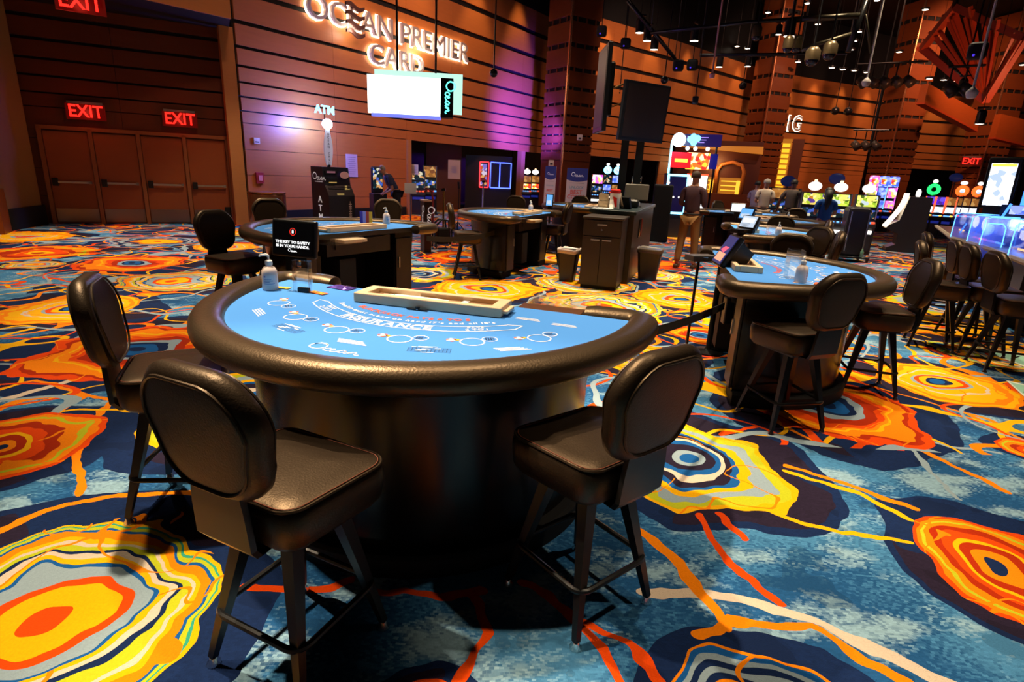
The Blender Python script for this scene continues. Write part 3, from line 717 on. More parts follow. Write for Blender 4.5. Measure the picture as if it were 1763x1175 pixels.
def make_table(detail=True):
    root = empty('blackjack_table', cat='table')
    n = 56
    def semi(a, b, m=n, y0=YB): return [(a * math.cos(PI + PI * i / m), y0 + b * math.sin(PI + PI * i / m)) for i in range(m + 1)]
    pts = semi(RA - .03, RB_ - .03)
    mb = MB(); mb.poly(pts, TZ - .05, TZ - .002); mb.build('table_board', CAB, root)
    mb = MB(); mb.add([(x * .998, y, TZ) for x, y in pts], [tuple(range(len(pts)))]); layout(mb); mb.build('felt', [FELT, INKW, INKR, INKY, INKN], root)
    # padded rail with returns along the dealer's edge
    r = .085; yr = YB + .07
    def cornr(cx, cy, a0, a1, k=5): return [(cx + r * math.cos(a0 + (a1 - a0) * i / k), cy + r * math.sin(a0 + (a1 - a0) * i / k)) for i in range(k + 1)]
    body = semi(RA, RB_, 60)
    path = [(-.74, yr), (-.75, yr), (-.82, yr)] + cornr(-RA + r, yr - r, PI / 2, PI) + body[1:-1] + cornr(RA - r, yr - r, 0, PI / 2) + [(.84, yr), (.79, yr), (.78, yr)]
    mb = MB(); mb.smooth = True; rings = []; P = [Vector(p) for p in path]
    for i, p in enumerate(P):
        t = (P[min(i + 1, len(P) - 1)] - P[max(i - 1, 0)]).normalized(); nrm = Vector((t.y, -t.x))
        q = min(i, len(P) - 1 - i); e = (.45, .85, 1.0)[min(q, 2)]
        ring = []
        for k in range(18):
            a = 2 * PI * k / 18; cx = math.cos(a); sn = math.sin(a)
            ox = .076 * e * math.copysign(abs(cx) ** .85, cx); oz = .060 * e * math.copysign(abs(sn) ** .85, sn)
            ring.append((p.x + nrm.x * ox, p.y + nrm.y * ox, TZ - .020 + oz))
        rings.append(ring)
    mb.loft(rings, True, True); mb.build('padded_rail', RAILV, root, True)
    # pedestal: half-drum with open dealer side
    mb = MB(); mb.smooth = True
    def drum(r, z, yb=.16): return [(r * math.cos(PI + PI * i / 40), .05 + r * math.sin(PI + PI * i / 40), z) for i in range(41)] + [(r, yb, z), (r - .30, yb, z), (r - .32, -.30, z), (-r + .32, -.30, z), (-r + .30, yb, z), (-r, yb, z)]
    mb.loft([drum(.85, .10), drum(.85, .62), drum(.88, TZ - .05)], True, True); ped = mb.build('pedestal', BLACK, root, True)
    mb = MB(); mb.smooth = True; mb.loft([drum(.915, 0), drum(.915, .085), drum(.90, .10)], True, True); mb.build('toe_kick', MATT, root, True)
    # cupboards on the dealer's side
    for sx in (-1, 1):
        mb = MB(); mb.rbox((sx * .70, .172, .47), (.26, .022, .72), .004); d = mb.build('cupboard_door', CAB, root)
        mb = MB(); mb.box((sx * .61, .190, .55), (.014, .016, .12)); mb.build('door_handle', STEEL, d)
    mb = MB(); mb.box((0, .05, .80), (.9, .30, .18)); mb.box((0, .21, .83), (.7, .02, .1)); mb.build('chip_drawer', CAB, root)
    mb = MB(); mb.box((.18, .05, .42), (.22, .3, .5)); mb.build('drop_box', MATT, root)
    return root
def tray_cover(label):
    r = empty('chip_tray_cover', cat='tray', label=label)
    W_, D_, H_ = .80, .215, .05
    mb = MB()
    mb.rbox((0, -D_ / 2 + .02, H_ / 2), (W_, .04, H_), .006); mb.rbox((0, D_ / 2 - .02, H_ / 2), (W_, .04, H_), .006)
    mb.rbox((-W_ / 2 + .03, 0, H_ / 2), (.06, D_ - .08, H_), .004); mb.rbox((W_ / 2 - .03, 0, H_ / 2), (.06, D_ - .08, H_), .004)
    mb.build('wooden_frame', BLOND, r)
    mb = MB(); mb.box((0, 0, .012), (W_ - .1, D_ - .07, .020)); mb.build('tray_floor', mat('tray_lining', '#8d6a48', .7), r)
    mb = MB(); mb.rbox((W_ / 2 + .012, -.01, .022), (.03, D_ * .6, .016), .004); mb.build('end_tab', BLOND, r)
    return r
def hinge_clasp(parent):
    mb = MB(); mb.box((-.06, -.128, .004), (.05, .02, .004)); mb.box((.0, -.128, .004), (.05, .022, .004)); mb.cyl((-.03, -.128, .008), (-.03, -.128, .016), .012, n=10); return mb.build('clasp', BLKMET, parent)
# ------------------------------------------------------------------ tables in place
TABLES = []
T0 = make_table()
def put_table(x, y, phi, label, group='blackjack tables with blue felt'):
    o = T0 if not TABLES else copy_tree(T0)
    if len(TABLES) > 1: x += .08 * math.sin(math.radians(phi)); y -= .08 * math.cos(math.radians(phi))
    place(o, (x, y, 0), math.radians(phi), label, group); TABLES.append(o); return o
put_table(-.465, 2.823, -17, 'nearest blackjack table, its blue felt and whole curved rail facing us')
put_table(2.06, 4.90, 77.5, 'blackjack table at right, with a stool in front and one at its round end')
put_table(-1.80, 6.20, 238, 'blackjack table behind the nearest one at left, dealer cupboards towards us')
put_table(.10, 9.75, 246, 'blackjack table beyond the belt, between the left table and the cabinet')
put_table(1.65, 13.1, 252, 'small-looking far blackjack table right behind the black drawer cabinet')
put_table(3.50, 8.70, 76, 'blackjack table right behind the right-hand one, second in its row')
put_table(4.90, 11.45, 76, 'blackjack table third in the right-hand row, by the standing people')
put_table(5.25, 13.55, 168, 'far blackjack table seen from its black dealer side behind the khaki trousers')
def loc(tbl, x, y, z=0.0):
    a = tbl.rotation_euler.z; return Vector((tbl.location.x + x * math.cos(a) - y * math.sin(a), tbl.location.y + x * math.sin(a) + y * math.cos(a), z))

# ------------------------------------------------------------------ stools
stool(-.692, 1.60, 65, 'nearest black stool at left front of the near table, seat lit brown')
stool(.315, 1.925, 129, 'black stool at right front of the near table, back towards us')
stool(-1.56, 2.46, 24, 'black stool at the left end of the near table, seen from its side', swivel=-17)
stool(1.965, 3.79, 112, 'black stool in front of the right table, oval back facing us', swivel=-10)
stool(3.02, 4.58, 165, 'black stool at the round end of the right table, facing left')
TCH = [((385, 395, 1.0), -25, 'black stool left of the second-left table, its back leaning left', 0),
       ((464, 366, 1.0), -60, 'brown-lit stool back behind the left table, beside the copper bin', 0),
       ((668, 364, 1.0), -75, 'brown-lit stool back behind the left table, right of the cash machine', 0),
       ((779, 372, 1.0), 8, 'stool at the left end of the middle table, crossed by the belt', 0),
       ((888, 352, 1.0), -100, 'brown-lit stool back peeping over the middle table', 0),
       ((943, 380, .85), 160, 'empty stool between the middle table and the far table', 0),
       ((1000, 349, .98), -100, 'brown-lit stool back peeping over the far table by the poster', 0),
       ((1362, 432, 1.0), -115, 'stool on the far side of the right table, its rounded back catching light', 0),
       ((1398, 420, .9), -160, 'dark stool turned away beside the right table, between two tables', 0),
       ((1344, 391, 1.0), -110, 'brown-lit stool back behind the second right-hand table', 0),
       ((1367, 373, 1.0), -110, 'farthest brown-lit stool back of the right-hand row, beside the blue top', 0),
       ((1437, 425, .95), 158, 'stool seen edge-on with a violet glint, left of the black kiosk', 0),
       ((1420, 400, .95), 158, 'stool seen edge-on under the woman in blue', 0),
       ((1237, 358, 1.0), -60, 'stool back at the far table behind the khaki trousers', 0),
       ((1589, 445, .95), -28, 'leftmost stool of the dark row at the blue-lit terminals', 1),
       ((1598, 425, .95), -26, 'second stool of the dark row at the blue-lit terminals, overlapping the first', 1),
       ((1648, 442, .95), -22, 'third stool of the dark row at the blue-lit terminals', 1),
       ((1672, 452, .95), -20, 'fourth stool of the dark row, just left of the blue acrylic divider', 1),
       ((1718, 468, .95), -16, 'rightmost whole stool of the dark row, under the blue divider', 1)]
for (u, v, z), hd, lb, g in TCH:
    p = at(u, v, z) if abs(z - 1.0) > .001 else at(u, v, .95)
    h = math.radians(hd); p = Vector((p.x + .24 * math.cos(h), p.y + .24 * math.sin(h), 0))
    for t in TABLES:                       # keep the seat clear of the pedestals
        a = t.rotation_euler.z; dx, dy = p.x - t.location.x, p.y - t.location.y
        lx, ly = dx * math.cos(a) + dy * math.sin(a), -dx * math.sin(a) + dy * math.cos(a) - .05
        d = math.hypot(lx, ly)
        if d < 1.16:
            k = 1.16 / d; lx *= k; ly *= k; ly += .05; p = Vector((t.location.x + lx * math.cos(a) - ly * math.sin(a), t.location.y + lx * math.sin(a) + ly * math.cos(a), 0))
    stool(p.x, p.y, hd, lb, 'stools at the blue-lit terminals' if g else 'stools round the far tables')
# ------------------------------------------------------------------ things on and around the tables
LABELM = mat('bottle_label', '#cfd4e6', .6); GEL = mat('clear_gel', '#f6e2d8', .15, 0, .5, trans=.12, ior=1.35)
SCREENK = mat('screen_black', (.004, .004, .006), .12); SWHITE = glow('screen_white', '#ffffff', 1.3); SRED = glow('screen_red', '#ff2a20', 1.4)
def make_bottle():
    r = empty('sanitizer_bottle', cat='bottle')
    mb = MB(); mb.smooth = True; mb.lathe([(.001, 0), (.040, 0), (.043, .006), (.042, .09), (.040, .105), (.030, .122), (.017, .131), (.015, .14)], n=22); mb.build('body', GEL, r, True)
    mb = MB(); mb.smooth = True
    rr = .0436; n = 12; v = [(rr * math.cos(a), rr * math.sin(a), z) for a in [(-2.4 + 1.7 * i / n) for i in range(n + 1)] for z in (.03, .085)]
    mb.add(v, [(2 * i, 2 * i + 2, 2 * i + 3, 2 * i + 1) for i in range(n)]); lb = mb.build('label_sticker', GEL if False else mat('pale_label', '#efdedb', .5), r, True)
    mb = MB()
    for k, (z, w) in enumerate(((.072, .2), (.060, .9), (.052, 1.1), (.046, .7), (.036, 1.3))):
        a0 = -2.2; m = 6; q = .0440; vv = [(q * math.cos(a), q * math.sin(a), zz) for a in [a0 + w * i / m for i in range(m + 1)] for zz in (z, z + (.008 if k == 0 else .0022))]
        mb.add(vv, [(2 * i, 2 * i + 2, 2 * i + 3, 2 * i + 1) for i in range(m)])
    mb.build('label_print', mat('label_blue', '#5468a8', .6), lb)
    mb = MB(); mb.smooth = True; mb.lathe([(.019, .136), (.020, .142), (.019, .158), (.012, .163), (.006, .166), (.0055, .188)], n=16); mb.tube([(0, 0, .186), (-.012, 0, .191), (-.040, 0, .188), (-.046, 0, .180)], [.008, .0085, .006, .004], 8); mb.build('pump', WHITE, r, True)
    return r
BOT0 = make_bottle(); _nb = [0]
def bottle(p, rz, label):
    o = BOT0 if _nb[0] == 0 else copy_tree(BOT0); _nb[0] += 1
    return place(o, p, rz, label, 'sanitizer pump bottles on the tables')
MT = TABLES[0]; zf = TZ + .002
pb = at(466, 498, zf); bottle(pb, 0.3, 'pump bottle of clear sanitizer on the near table left corner')
# acrylic card holder with dark clip
pq = at(522, 502, zf); r = empty('acrylic_stand', pq, math.radians(-10), 'clear upright acrylic stand with dark clip beside the near pump bottle', 'stand')
mb = MB(); mb.box((-.047, 0, .085), (.006, .035, .17)); mb.box((.047, 0, .085), (.006, .035, .17)); mb.box((0, .016, .085), (.09, .004, .17)); mb.build('side_walls', ACRYL, r)
mb = MB(); mb.rbox((.012, -.012, .013), (.066, .022, .026), .004); mb.build('dark_clip', BLACK, r)
mb = MB(); mb.box((0, -.012, .002), (.15, .04, .003)); mb.build('foot_plate', ACRYL, r)
# orange and yellow felt marker cards beside them
for (u, v, w, h, a, m, lb) in ((548, 505, .11, .045, -.2, '#d5622a', 'orange patterned strip lying before the acrylic stand'), (485, 496, .10, .04, .1, '#e0a83a', 'yellow patterned strip under the near pump bottle')):
    p = at(u, v, zf); mb = MB(); mb.box((0, 0, .0015), (w, h, .003)); mb.mi = 1
    for k in range(7): mb.box((-w / 2 + .012 + k * w / 8, .006 * math.sin(k * 2.1), .0034), (.009, h * .6, .001), .4)
    o = mb.build('printed_strip', [mat('strip_' + m[1:], m, .7), INKY], None); o.location = p; o.rotation_euler = (0, 0, a - .3); tag(o, lb, 'strip')
# shiny violet packet
p = at(588, 496, zf); mb = MB(); mb.smooth = False
W_, D_, n = .155, .085, 9
vs = []; 
for i in range(n + 1):
    for j in range(6):
        x = -W_ / 2 + W_ * i / n; y = -D_ / 2 + D_ * j / 5; e = min(1, min(i, n - i) / 2, min(j, 5 - j) / 1.5); vs.append((x, y, .002 + .010 * e + random.uniform(0, .004) * (e > 0)))
mb.add(vs, [(i * 6 + j, (i + 1) * 6 + j, (i + 1) * 6 + j + 1, i * 6 + j + 1) for i in range(n) for j in range(5)])
mb.add([(-W_ / 2, -D_ / 2, .0005), (W_ / 2, -D_ / 2, .0005), (W_ / 2, D_ / 2, .0005), (-W_ / 2, D_ / 2, .0005)], [(0, 3, 2, 1)])
o = mb.build('sealed_packet', mat('violet_foil', '#6a4fb8', .18, .55)); o.location = p; o.rotation_euler = (0, 0, math.radians(-24)); tag(o, 'shiny violet sealed packet on the near table, left of the wooden frame', 'packet')
# wooden tray cover with papers and masks inside
c0 = (at(603, 519, zf) + at(868, 549, zf)) / 2; tdir = (at(868, 549, zf) - at(603, 519, zf)); ta = math.atan2(tdir.y, tdir.x); nrm = Vector((-math.sin(ta), math.cos(ta), 0))
TC0 = tray_cover('blond wooden frame over the chip tray of the near table, papers inside')
tc = c0 + nrm * .1075; TC0.location = (tc.x, tc.y, zf); TC0.rotation_euler = (0, 0, ta); hinge_clasp(TC0)
TEAL = mat('teal_print', '#59c8cc', .7); PAPW = mat('bright_paper', '#f4f4f0', .7)
def slip(x, y, w, d, a, m, lb, cat='card', nm='paper_card', extra=None, z=.0225):
    mb = MB(); mb.box((0, 0, .001), (w, d, .002))
    if extra: mb.mi = 1; extra(mb)
    o = mb.build(nm, [m, TEAL]); q = Vector((tc.x, tc.y, 0)) + Vector((math.cos(ta), math.sin(ta), 0)) * x + nrm * y; o.location = (q.x, q.y, zf + z); o.rotation_euler = (0, 0, ta + a); return tag(o, lb, cat)
slip(-.19, .01, .20, .11, .25, PAPW, 'white card with two teal stripes at the left of the wooden frame', extra=lambda m: [m.box((-.06, 0, .0025), (.008, .1, .001)), m.box((-.04, 0, .0025), (.008, .1, .001))])
slip(-.02, -.005, .19, .10, -.08, PAPW, 'white folded sheet in the middle of the wooden frame', cat='paper', nm='folded_sheet', z=.0255)
slip(.10, .0, .09, .10, .05, mat('tan_card', '#a8875e', .7), 'tan card with a pale ring inside the wooden frame', extra=lambda m: circ(m, 0, 0, .024, .014, .0026, 20))
slip(.165, .0, .035, .12, -.05, PAPW, 'narrow white card standing right of the tan card in the frame', z=.0255)
# brown edge board and clear discard box on the dealer's edge
q0 = loc(MT, .60, .31, TZ - .045); mb = MB(); mb.box((0, 0, 0), (.34, .15, .02)); o = mb.build('edge_board', wood('walnut_board', '#5a3a26', .2)); o.location = q0; o.rotation_euler = (0, 0, MT.rotation_euler.z); tag(o, 'dark brown board along the dealer edge of the near table', 'board')
o.location.z = TZ - .012
r = empty('acrylic_box', loc(MT, .65, .44, TZ - .045), MT.rotation_euler.z, 'open clear acrylic box hung behind the near table right of the frame', 'box')
mb = MB(); t = .005; W_, D_, H_ = .36, .22, .07
for c, d in (((0, -D_ / 2, H_ / 2), (W_, t, H_)), ((0, D_ / 2, H_ / 2), (W_, t, H_)), ((-W_ / 2, 0, H_ / 2), (t, D_, H_)), ((W_ / 2, 0, H_ / 2), (t, D_, H_)), ((0, 0, 0), (W_, D_, t))): mb.box(c, d)
mb.build('walls', ACRYL, r)
mb = MB(); mb.box((0, -.098, .012), (.2, .02, .02)); mb.build('hanging_lip', BLOND, r)

# player displays on arms behind the tables
def display(p, hd, w, h, label, content, depth=.12, pole=True, name='table_display', tilt=.12, foot=None):
    """hd: direction (degrees from +x) the screen faces; p: screen centre"""
    r = empty(name, (p.x, p.y, 0), math.radians(hd) + PI / 2, label, 'display')
    mb = MB(); T = Matrix.Translation((0, 0, p.z)) @ Matrix.Rotation(-tilt, 4, 'X'); mb.M = T
    mb.rbox((0, depth * .12, 0), (w + .035, depth * .25, h + .035), .012); mb.loft([[(sx * w * .48, depth * .2, sz * h * .46) for sx, sz in ((-1, -1), (1, -1), (1, 1), (-1, 1))], [(sx * w * .34, depth, sz * h * .34) for sx, sz in ((-1, -1), (1, -1), (1, 1), (-1, 1))]], True, True)
    mb.build('housing', BLKMET, r)
    mb = MB(); mb.M = T @ Matrix.Translation((0, -.004, 0)); mb.box((0, 0, 0), (w, .004, h)); 
    mb.M = T @ Matrix.Translation((0, -.0075, 0)); ms = content(mb, w, h); mb.build('screen', ms, r)
    if pole == 'table':
        mb = MB(); zb = p.z - h * .4; mb.cyl((0, depth * .5, zb), (0, depth * .5, TZ + .012), .018, n=10); mb.box((0, depth * .5, TZ + .008), (.12, .10, .014)); mb.rbox((0, depth * .5, (zb + TZ) / 2), (w * .5, .06, max(.03, (zb - TZ) * .5)), .01); mb.build('clamp_arm', BLKMET, r)
    elif pole:
        mb = MB(); mb.cyl((0, depth * .6, p.z - h * .3), (0, depth * .6 + .02, .02), .022, n=12); mb.lathe([(.001, 0), (.13, 0), (.13, .012), (.03, .025)], (0, depth * .6 + .02, 0), 20); mb.box((0, depth * .5, p.z - h * .75), (w * .55, .10, h * .9)); mb.build('pole', BLKMET, r)
    return r
XZ = Matrix(((1, 0, 0, 0), (0, 0, 1, 0), (0, 1, 0, 0), (0, 0, 0, 1)))
def face(x, z, y=0): return Matrix.Translation((x, y, z)) @ Matrix.Rotation(PI / 2, 4, 'X')
def safety(mb, w, h):
    mb.mi = 1; text(mb, 'THE KEY TO SAFETY', face(0, -.12 * h), size=.105 * h * 1.05, off=.0012, sx=1.25); text(mb, 'IS IN YOUR HANDS.', face(0, -.25 * h), size=.105 * h * 1.05, off=.0012, sx=1.25)
    wordmark(mb, face(-.11 * w, -.43 * h) @ Matrix.Scale(.062 * w, 4), .14, 0)
    # washed-hands pictogram
    hand = [(-.03, -.05), (.03, -.05), (.035, 0), (.025, .05), (.01, .07), (.0, .05), (-.012, .068), (-.025, .045), (-.035, 0)]
    mb.add([(x * h * 1.0, 0, .21 * h + z * h) for x, z in hand], [tuple(range(len(hand)))])
    mb.mi = 2; vs = []; n = 28
    for i in range(n):
        a = 2 * PI * i / n; vs += [(.115 * h * math.cos(a), 0, .21 * h + .115 * h * math.sin(a)), (.100 * h * math.cos(a), 0, .21 * h + .100 * h * math.sin(a))]
    mb.add(vs, [(2 * i, 2 * ((i + 1) % n), 2 * ((i + 1) % n) + 1, 2 * i + 1) for i in range(n)])
    return [SCREENK, SWHITE, SRED]
pm = atr(505, 411, 3.95); display(pm, -106, .300, .205, 'black table display reading a hand safety message behind the near table', safety, .13)
def promo(mb, w, h):
    mb.mi = 1; mb.add([(-w * .4, 0, -h * .42), (w * .4, 0, -h * .42), (w * .4, 0, -h * .12), (-w * .4, 0, -h * .12)], [(0, 1, 2, 3)])
    mb.mi = 2; mb.add([(-w * .35, -.001, -h * .05), (w * .1, -.001, -h * .12), (w * .35, -.001, h * .12), (-w * .1, -.001, h * .10)], [(0, 1, 2, 3)])
    return [glow('screen_navy', '#1c2a78', .8), glow('screen_peach', '#ffb08a', 1.1), glow('screen_pink', '#ff5a78', 1.2)]
def bright(mb, w, h):
    mb.mi = 1; mb.add([(-w * .4, 0, -h * .1), (w * .4, 0, -h * .1), (w * .4, 0, h * .3), (-w * .4, 0, h * .3)], [(0, 1, 2, 3)])
    mb.mi = 2
    for k in range(3): mb.add([(-w * .4, -.001, -h * (.42 - .1 * k)), (w * .2, -.001, -h * (.42 - .1 * k)), (w * .2, -.001, -h * (.38 - .1 * k)), (-w * .4, -.001, -h * (.38 - .1 * k))], [(0, 1, 2, 3)])
    return [glow('screen_pale', '#cfe0f5', 1.0), SWHITE, glow('screen_grey', '#8a94a8', .7)]
def bluescr(mb, w, h):
    mb.mi = 1; mb.add([(-w * .4, 0, -h * .4), (w * .4, 0, -h * .4), (w * .3, 0, h * .0), (-w * .4, 0, -h * .05)], [(0, 1, 2, 3)]); return [glow('screen_blue', '#6ab4ff', 1.1), glow('screen_pale', '#cfe0f5', 1.0)]
p = atr(1249, 430, 5.25); display(p, 176, .25, .26, 'tilted table display with a pink and peach picture behind the right table', promo, .20, tilt=.5, pole='table')
p = atr(1289, 382, 8.4); display(p, 212, .22, .16, 'pale lit table display at the dealer side of the second right-hand table', bright, .14, tilt=.5, pole='table')
p = atr(1285, 368, 11.2); display(p, 212, .24, .18, 'blue lit table display at the dealer side of the third right-hand table', bluescr, .14, tilt=.4)
p = atr(1271, 358, 12.4); display(p, 250, .25, .15, 'white lit display farther back, left of the blue lit one', lambda mb, w, h: [SWHITE], .1, tilt=.2)
p = atr(946, 345, 12.2); display(p, 250, .13, .22, 'small upright display showing a pale blue screen by the left poster', bluescr, .12, tilt=.1)
# card slots with steel fronts beside the dealers
def slotbox(p, hd, w, label, m=BLKMET):
    r = empty('drop_slot_box', (p.x, p.y, 0), math.radians(hd), label, 'box')
    mb = MB(); mb.rbox((0, 0, p.z), (w, .14, .055), .008); mb.build('case', m, r)
    mb = MB(); mb.box((0, -.071, p.z + .004), (w * .22, .006, .024)); mb.build('slot_plate', CHROME, r)
    mb = MB(); mb.cyl((0, .02, p.z), (0, .02, 0), .014, n=8); mb.build('bracket', BLKMET, r); return r
slotbox(atr(1206, 444, 5.6), 20, .26, 'grey metal slot box hanging left of the right table display', mat('grey_case', (.10, .10, .11), .4, .4))
slotbox(atr(1277, 398, 8.3), 20, .26, 'dark slot box with pale edge below the pale lit display')
# what lies on the other tables
def tray_on(t, label, lid=None, x=0.):
    o = copy_tree(TC0); [bpy.data.objects.remove(c) for c in [c for c in bpy.data.objects if c.parent == o and c.name.startswith('clasp')]]
    return place(o, loc(t, x, .10, zf), t.rotation_euler.z, label, 'tray covers on the farther tables')
tray_on(TABLES[1], 'blond wooden tray frame beside the dealer of the right table')
tray_on(TABLES[2], 'blond wooden tray frame on the left table behind the display')
tray_on(TABLES[3], 'blond wooden tray frame on the middle table', x=-.1)
tray_on(TABLES[4], 'blond wooden tray frame on the far table by the posters')
tray_on(TABLES[5], 'blond wooden tray frame on the second right-hand table')
tray_on(TABLES[6], 'blond wooden tray frame on the third right-hand table')
tray_on(TABLES[7], 'blond wooden tray frame on the table seen from its dealer side')
for t, x, y, lb in ((2, -.80, -.20, 'pump bottle at the right end of the left table'), (3, -.75, -.12, 'pump bottle at the right end of the middle table'), (1, -.68, -.22, 'pump bottle beside the clear box on the right table'), (5, -.72, -.2, 'pump bottle on the second right-hand table'), (6, -.35, -.25, 'pump bottle on the third right-hand table')):
    bottle(loc(TABLES[t], x, y, zf), 1.0, lb)
# clear boxes
def clearbox(p, rz, w, d, h, label):
    mb = MB(); t = .004
    for c, dd in (((0, -d / 2, h / 2), (w, t, h)), ((0, d / 2, h / 2), (w, t, h)), ((-w / 2, 0, h / 2), (t, d, h)), ((w / 2, 0, h / 2), (t, d, h)), ((0, 0, t / 2), (w, d, t))): mb.box(c, dd)
    o = mb.build('clear_box', ACRYL); o.location = p; o.rotation_euler = (0, 0, rz); return tag(o, label, 'box')
clearbox(loc(TABLES[1], -.50, -.20, zf), TABLES[1].rotation_euler.z, .13, .10, .22, 'tall clear acrylic box on the right table beside its pump bottle')
clearbox(loc(TABLES[5], -.45, -.18, zf), TABLES[5].rotation_euler.z, .2, .16, .12, 'clear acrylic box on the second right-hand table')
clearbox(loc(TABLES[2], .44, .40, TZ - .08), TABLES[2].rotation_euler.z, .42, .20, .07, 'clear shelf box hung on the dealer edge of the left table')
clearbox(loc(TABLES[3], .42, .40, TZ - .08), TABLES[3].rotation_euler.z, .40, .20, .07, 'clear shelf box hung on the dealer edge of the middle table')
for t in (2, 3):
    q = loc(TABLES[t], .30, .40, TZ - .06); mb = MB(); mb.box((0, 0, 0), (.3, .14, .03)); o = mb.build('edge_board', BLOND); o.location = q; o.rotation_euler = (0, 0, TABLES[t].rotation_euler.z); tag(o, 'blond board in the clear shelf box of the %s table' % ('left' if t == 2 else 'middle'), 'board')
p = loc(TABLES[1], -.74, -.33, zf); mb = MB(); 
for k in range(5): mb.rbox((k * .022, 0, .003), (.018, .06, .006), .002)
o = mb.build('chip_marker', mat('orange_plastic', '#e0602c', .5)); o.location = p; o.rotation_euler = (0, 0, 1.0); tag(o, 'orange striped marker lying by the clear box on the right table', 'marker')
# colour brochure leaning on the left table, floor papers at the right
p = loc(TABLES[2], -.62, -.36, zf); mb = MB(); 
for k, m in enumerate(range(4)): mb.mi = k; mb.box((-.06 + k * .04, 0, .07), (.04, .01, .14))
o = mb.build('brochure_card', [mat('violet_card', '#4a3aa8', .5), mat('lilac_card', '#a89ad8', .5), mat('scarlet_card', '#c8402c', .5), INKY]); o.location = p; o.rotation_euler = (0, 0, -.2); tag(o, 'upright striped violet and red card on the left table by the pump bottle', 'card')

for (cs, lb) in ((((1683, 601), (1745, 606), (1800, 626), (1770, 634)), 'pale mint leaflet with dark scribbles lying on the carpet at far right'), (((1732, 655), (1790, 668), (1800, 700), (1762, 682)), 'white-edged mint leaflet on the carpet at the right edge')):
    P = [at(u, v, .006) for u, v in cs]; c = sum(P, Vector()) / 4; mb = MB(); mb.loft([[q - c - Vector((0, 0, .005)) for q in P], [q - c for q in P]], True, True)
    mb.mi = 1; mb.add([(q - c) * .82 + Vector((0, 0, .001)) for q in P], [(0, 1, 2, 3)])
    mb.mi = 2; a_, b_ = (P[0] + P[3]) / 2 - c, (P[1] + P[2]) / 2 - c
    for k in range(3):
        q = a_.lerp(b_, .38 + .12 * k); mb.box((q.x, q.y + (k - 1) * .02, .002), (.10, .018, .001), .5)
    o = mb.build('leaflet', [mat('leaflet_white', '#e8ecd8', .7), mat('leaflet_mint', '#9cd0b8', .7), INK]); o.location = c; tag(o, lb, 'leaflet')
# ------------------------------------------------------------------ hall fittings
def V2(p): return Vector((p.x, p.y))
def yaw_to_cam(p): return math.atan2(-p.y, -p.x) + PI / 2        # local -y looks at the camera
def letters(name, s, M, size, ext, m, parent=None, **k):
    mb = MB(); text(mb, s, M, size=size, ext=ext, **k); return mb.build(name, m, parent)
# exit signs
EXR = glow('exit_red', '#ff1a12', 3.4); EXD = glow('exit_dim_red', '#a00804', .8)
def exit_sign(p, yaw, w, label, hang=0, group='red exit signs'):
    r = empty('exit_sign', p, yaw, label, 'sign', group)
    mb = MB(); mb.box((0, 0, 0), (w, .05, w * .46)); mb.build('sign_panel', mat('exit_panel', (.05, .004, .003), .3, emit='#700602', es=.35), r)
    mb = MB(); text(mb, 'EXIT', face(0, 0, -.03), size=w * .50, ext=.004, off=w * .008, sx=.86); mb.build('lettering', EXR, r)
    mb = MB(); mb.box((0, .0, w * .26), (w * .9, .06, .05)); mb.build('top_housing', STEEL, r)
    if hang: mb = MB(); mb.cyl((0, 0, w * .28), (0, 0, hang), .015, n=8); mb.build('hanging_rod', BLKMET, r)
    point(Vector(p) + Vector((math.sin(yaw), -math.cos(yaw), 0)) * .25, 3.2, (1, .05, .03), .1, 'exit_glow')
nA = (an_.x, an_.y)
for (u, v), lb in (((148, 193), 'red exit sign above the second exit door from the left'), ((310, 206), 'red exit sign above the right pair of exit doors')):
    p = atp(u, v, (A0.x + an_.x * .12, A0.y + an_.y * .12), nA); exit_sign(p, anA, .72, lb)
p = atr(138, 4, 11.6); exit_sign(p, anA + .15, .62, 'red exit sign cut by the top edge, hung from the alcove ceiling', hang=4.55 - p.z)
p = atr(1672, 278, 43.8); exit_sign(p, yaw_to_cam(p), .95, 'small far red exit sign on the clad corner at right')
# alcove ceiling lamp and horn
p = atr(211, 6, 13.5); mb = MB(); mb.lathe([(.001, 0), (.07, 0), (.07, .05), (.001, .05)], n=14); o = mb.build('recessed_lamp', glow('lamp_white', '#fff2dc', 6)); o.location = (p.x, p.y, 4.50); tag(o, 'small round white lamp in the alcove ceiling', 'lamp')
# halo lit wall letters
def onBp(u, v, off=.16): return atp(u, v, (B0.x - bn.x * off, B0.y - bn.y * off), (bn.x, bn.y))
HALO = glow('halo_white', '#ffe9c8', 7.0); LETF = mat('letter_face', '#b8a9a6', .4, .3)
def halo_letters(s, uv0, uv1, label, H=None):
    a = onBp(*uv0); b = onBp(*uv1); c = (a + b) / 2; wdt = (V2(b) - V2(a)).length
    r = empty('halo_lettering', c, anB, label, 'sign')
    v, f = text_mesh(s, size=1.0); xs = [q[0] for q in v]; W0 = max(xs) - min(xs)
    sz = H; sx = wdt / (W0 * sz)
    M = Matrix.Rotation(PI / 2, 4, 'X')
    mb = MB(); text(mb, s, M, size=sz, ext=.05, sx=sx); mb.build('letters', LETF, r)
    mb = MB(); text(mb, s, Matrix.Translation((0, .085, 0)) @ M, size=sz, ext=.004, off=.030, sx=sx); mb.build('halo_light', HALO, r)
    return r, sz
r, sz = halo_letters('OCEAN PREMIER', (527, 12), (806, 92), 'halo-lit letters reading OCEAN PREMIER on the wood wall', .86)
r2, _ = halo_letters('CARD', (637, 97), (729, 112), 'halo-lit letters reading CARD under the longer line', .80)
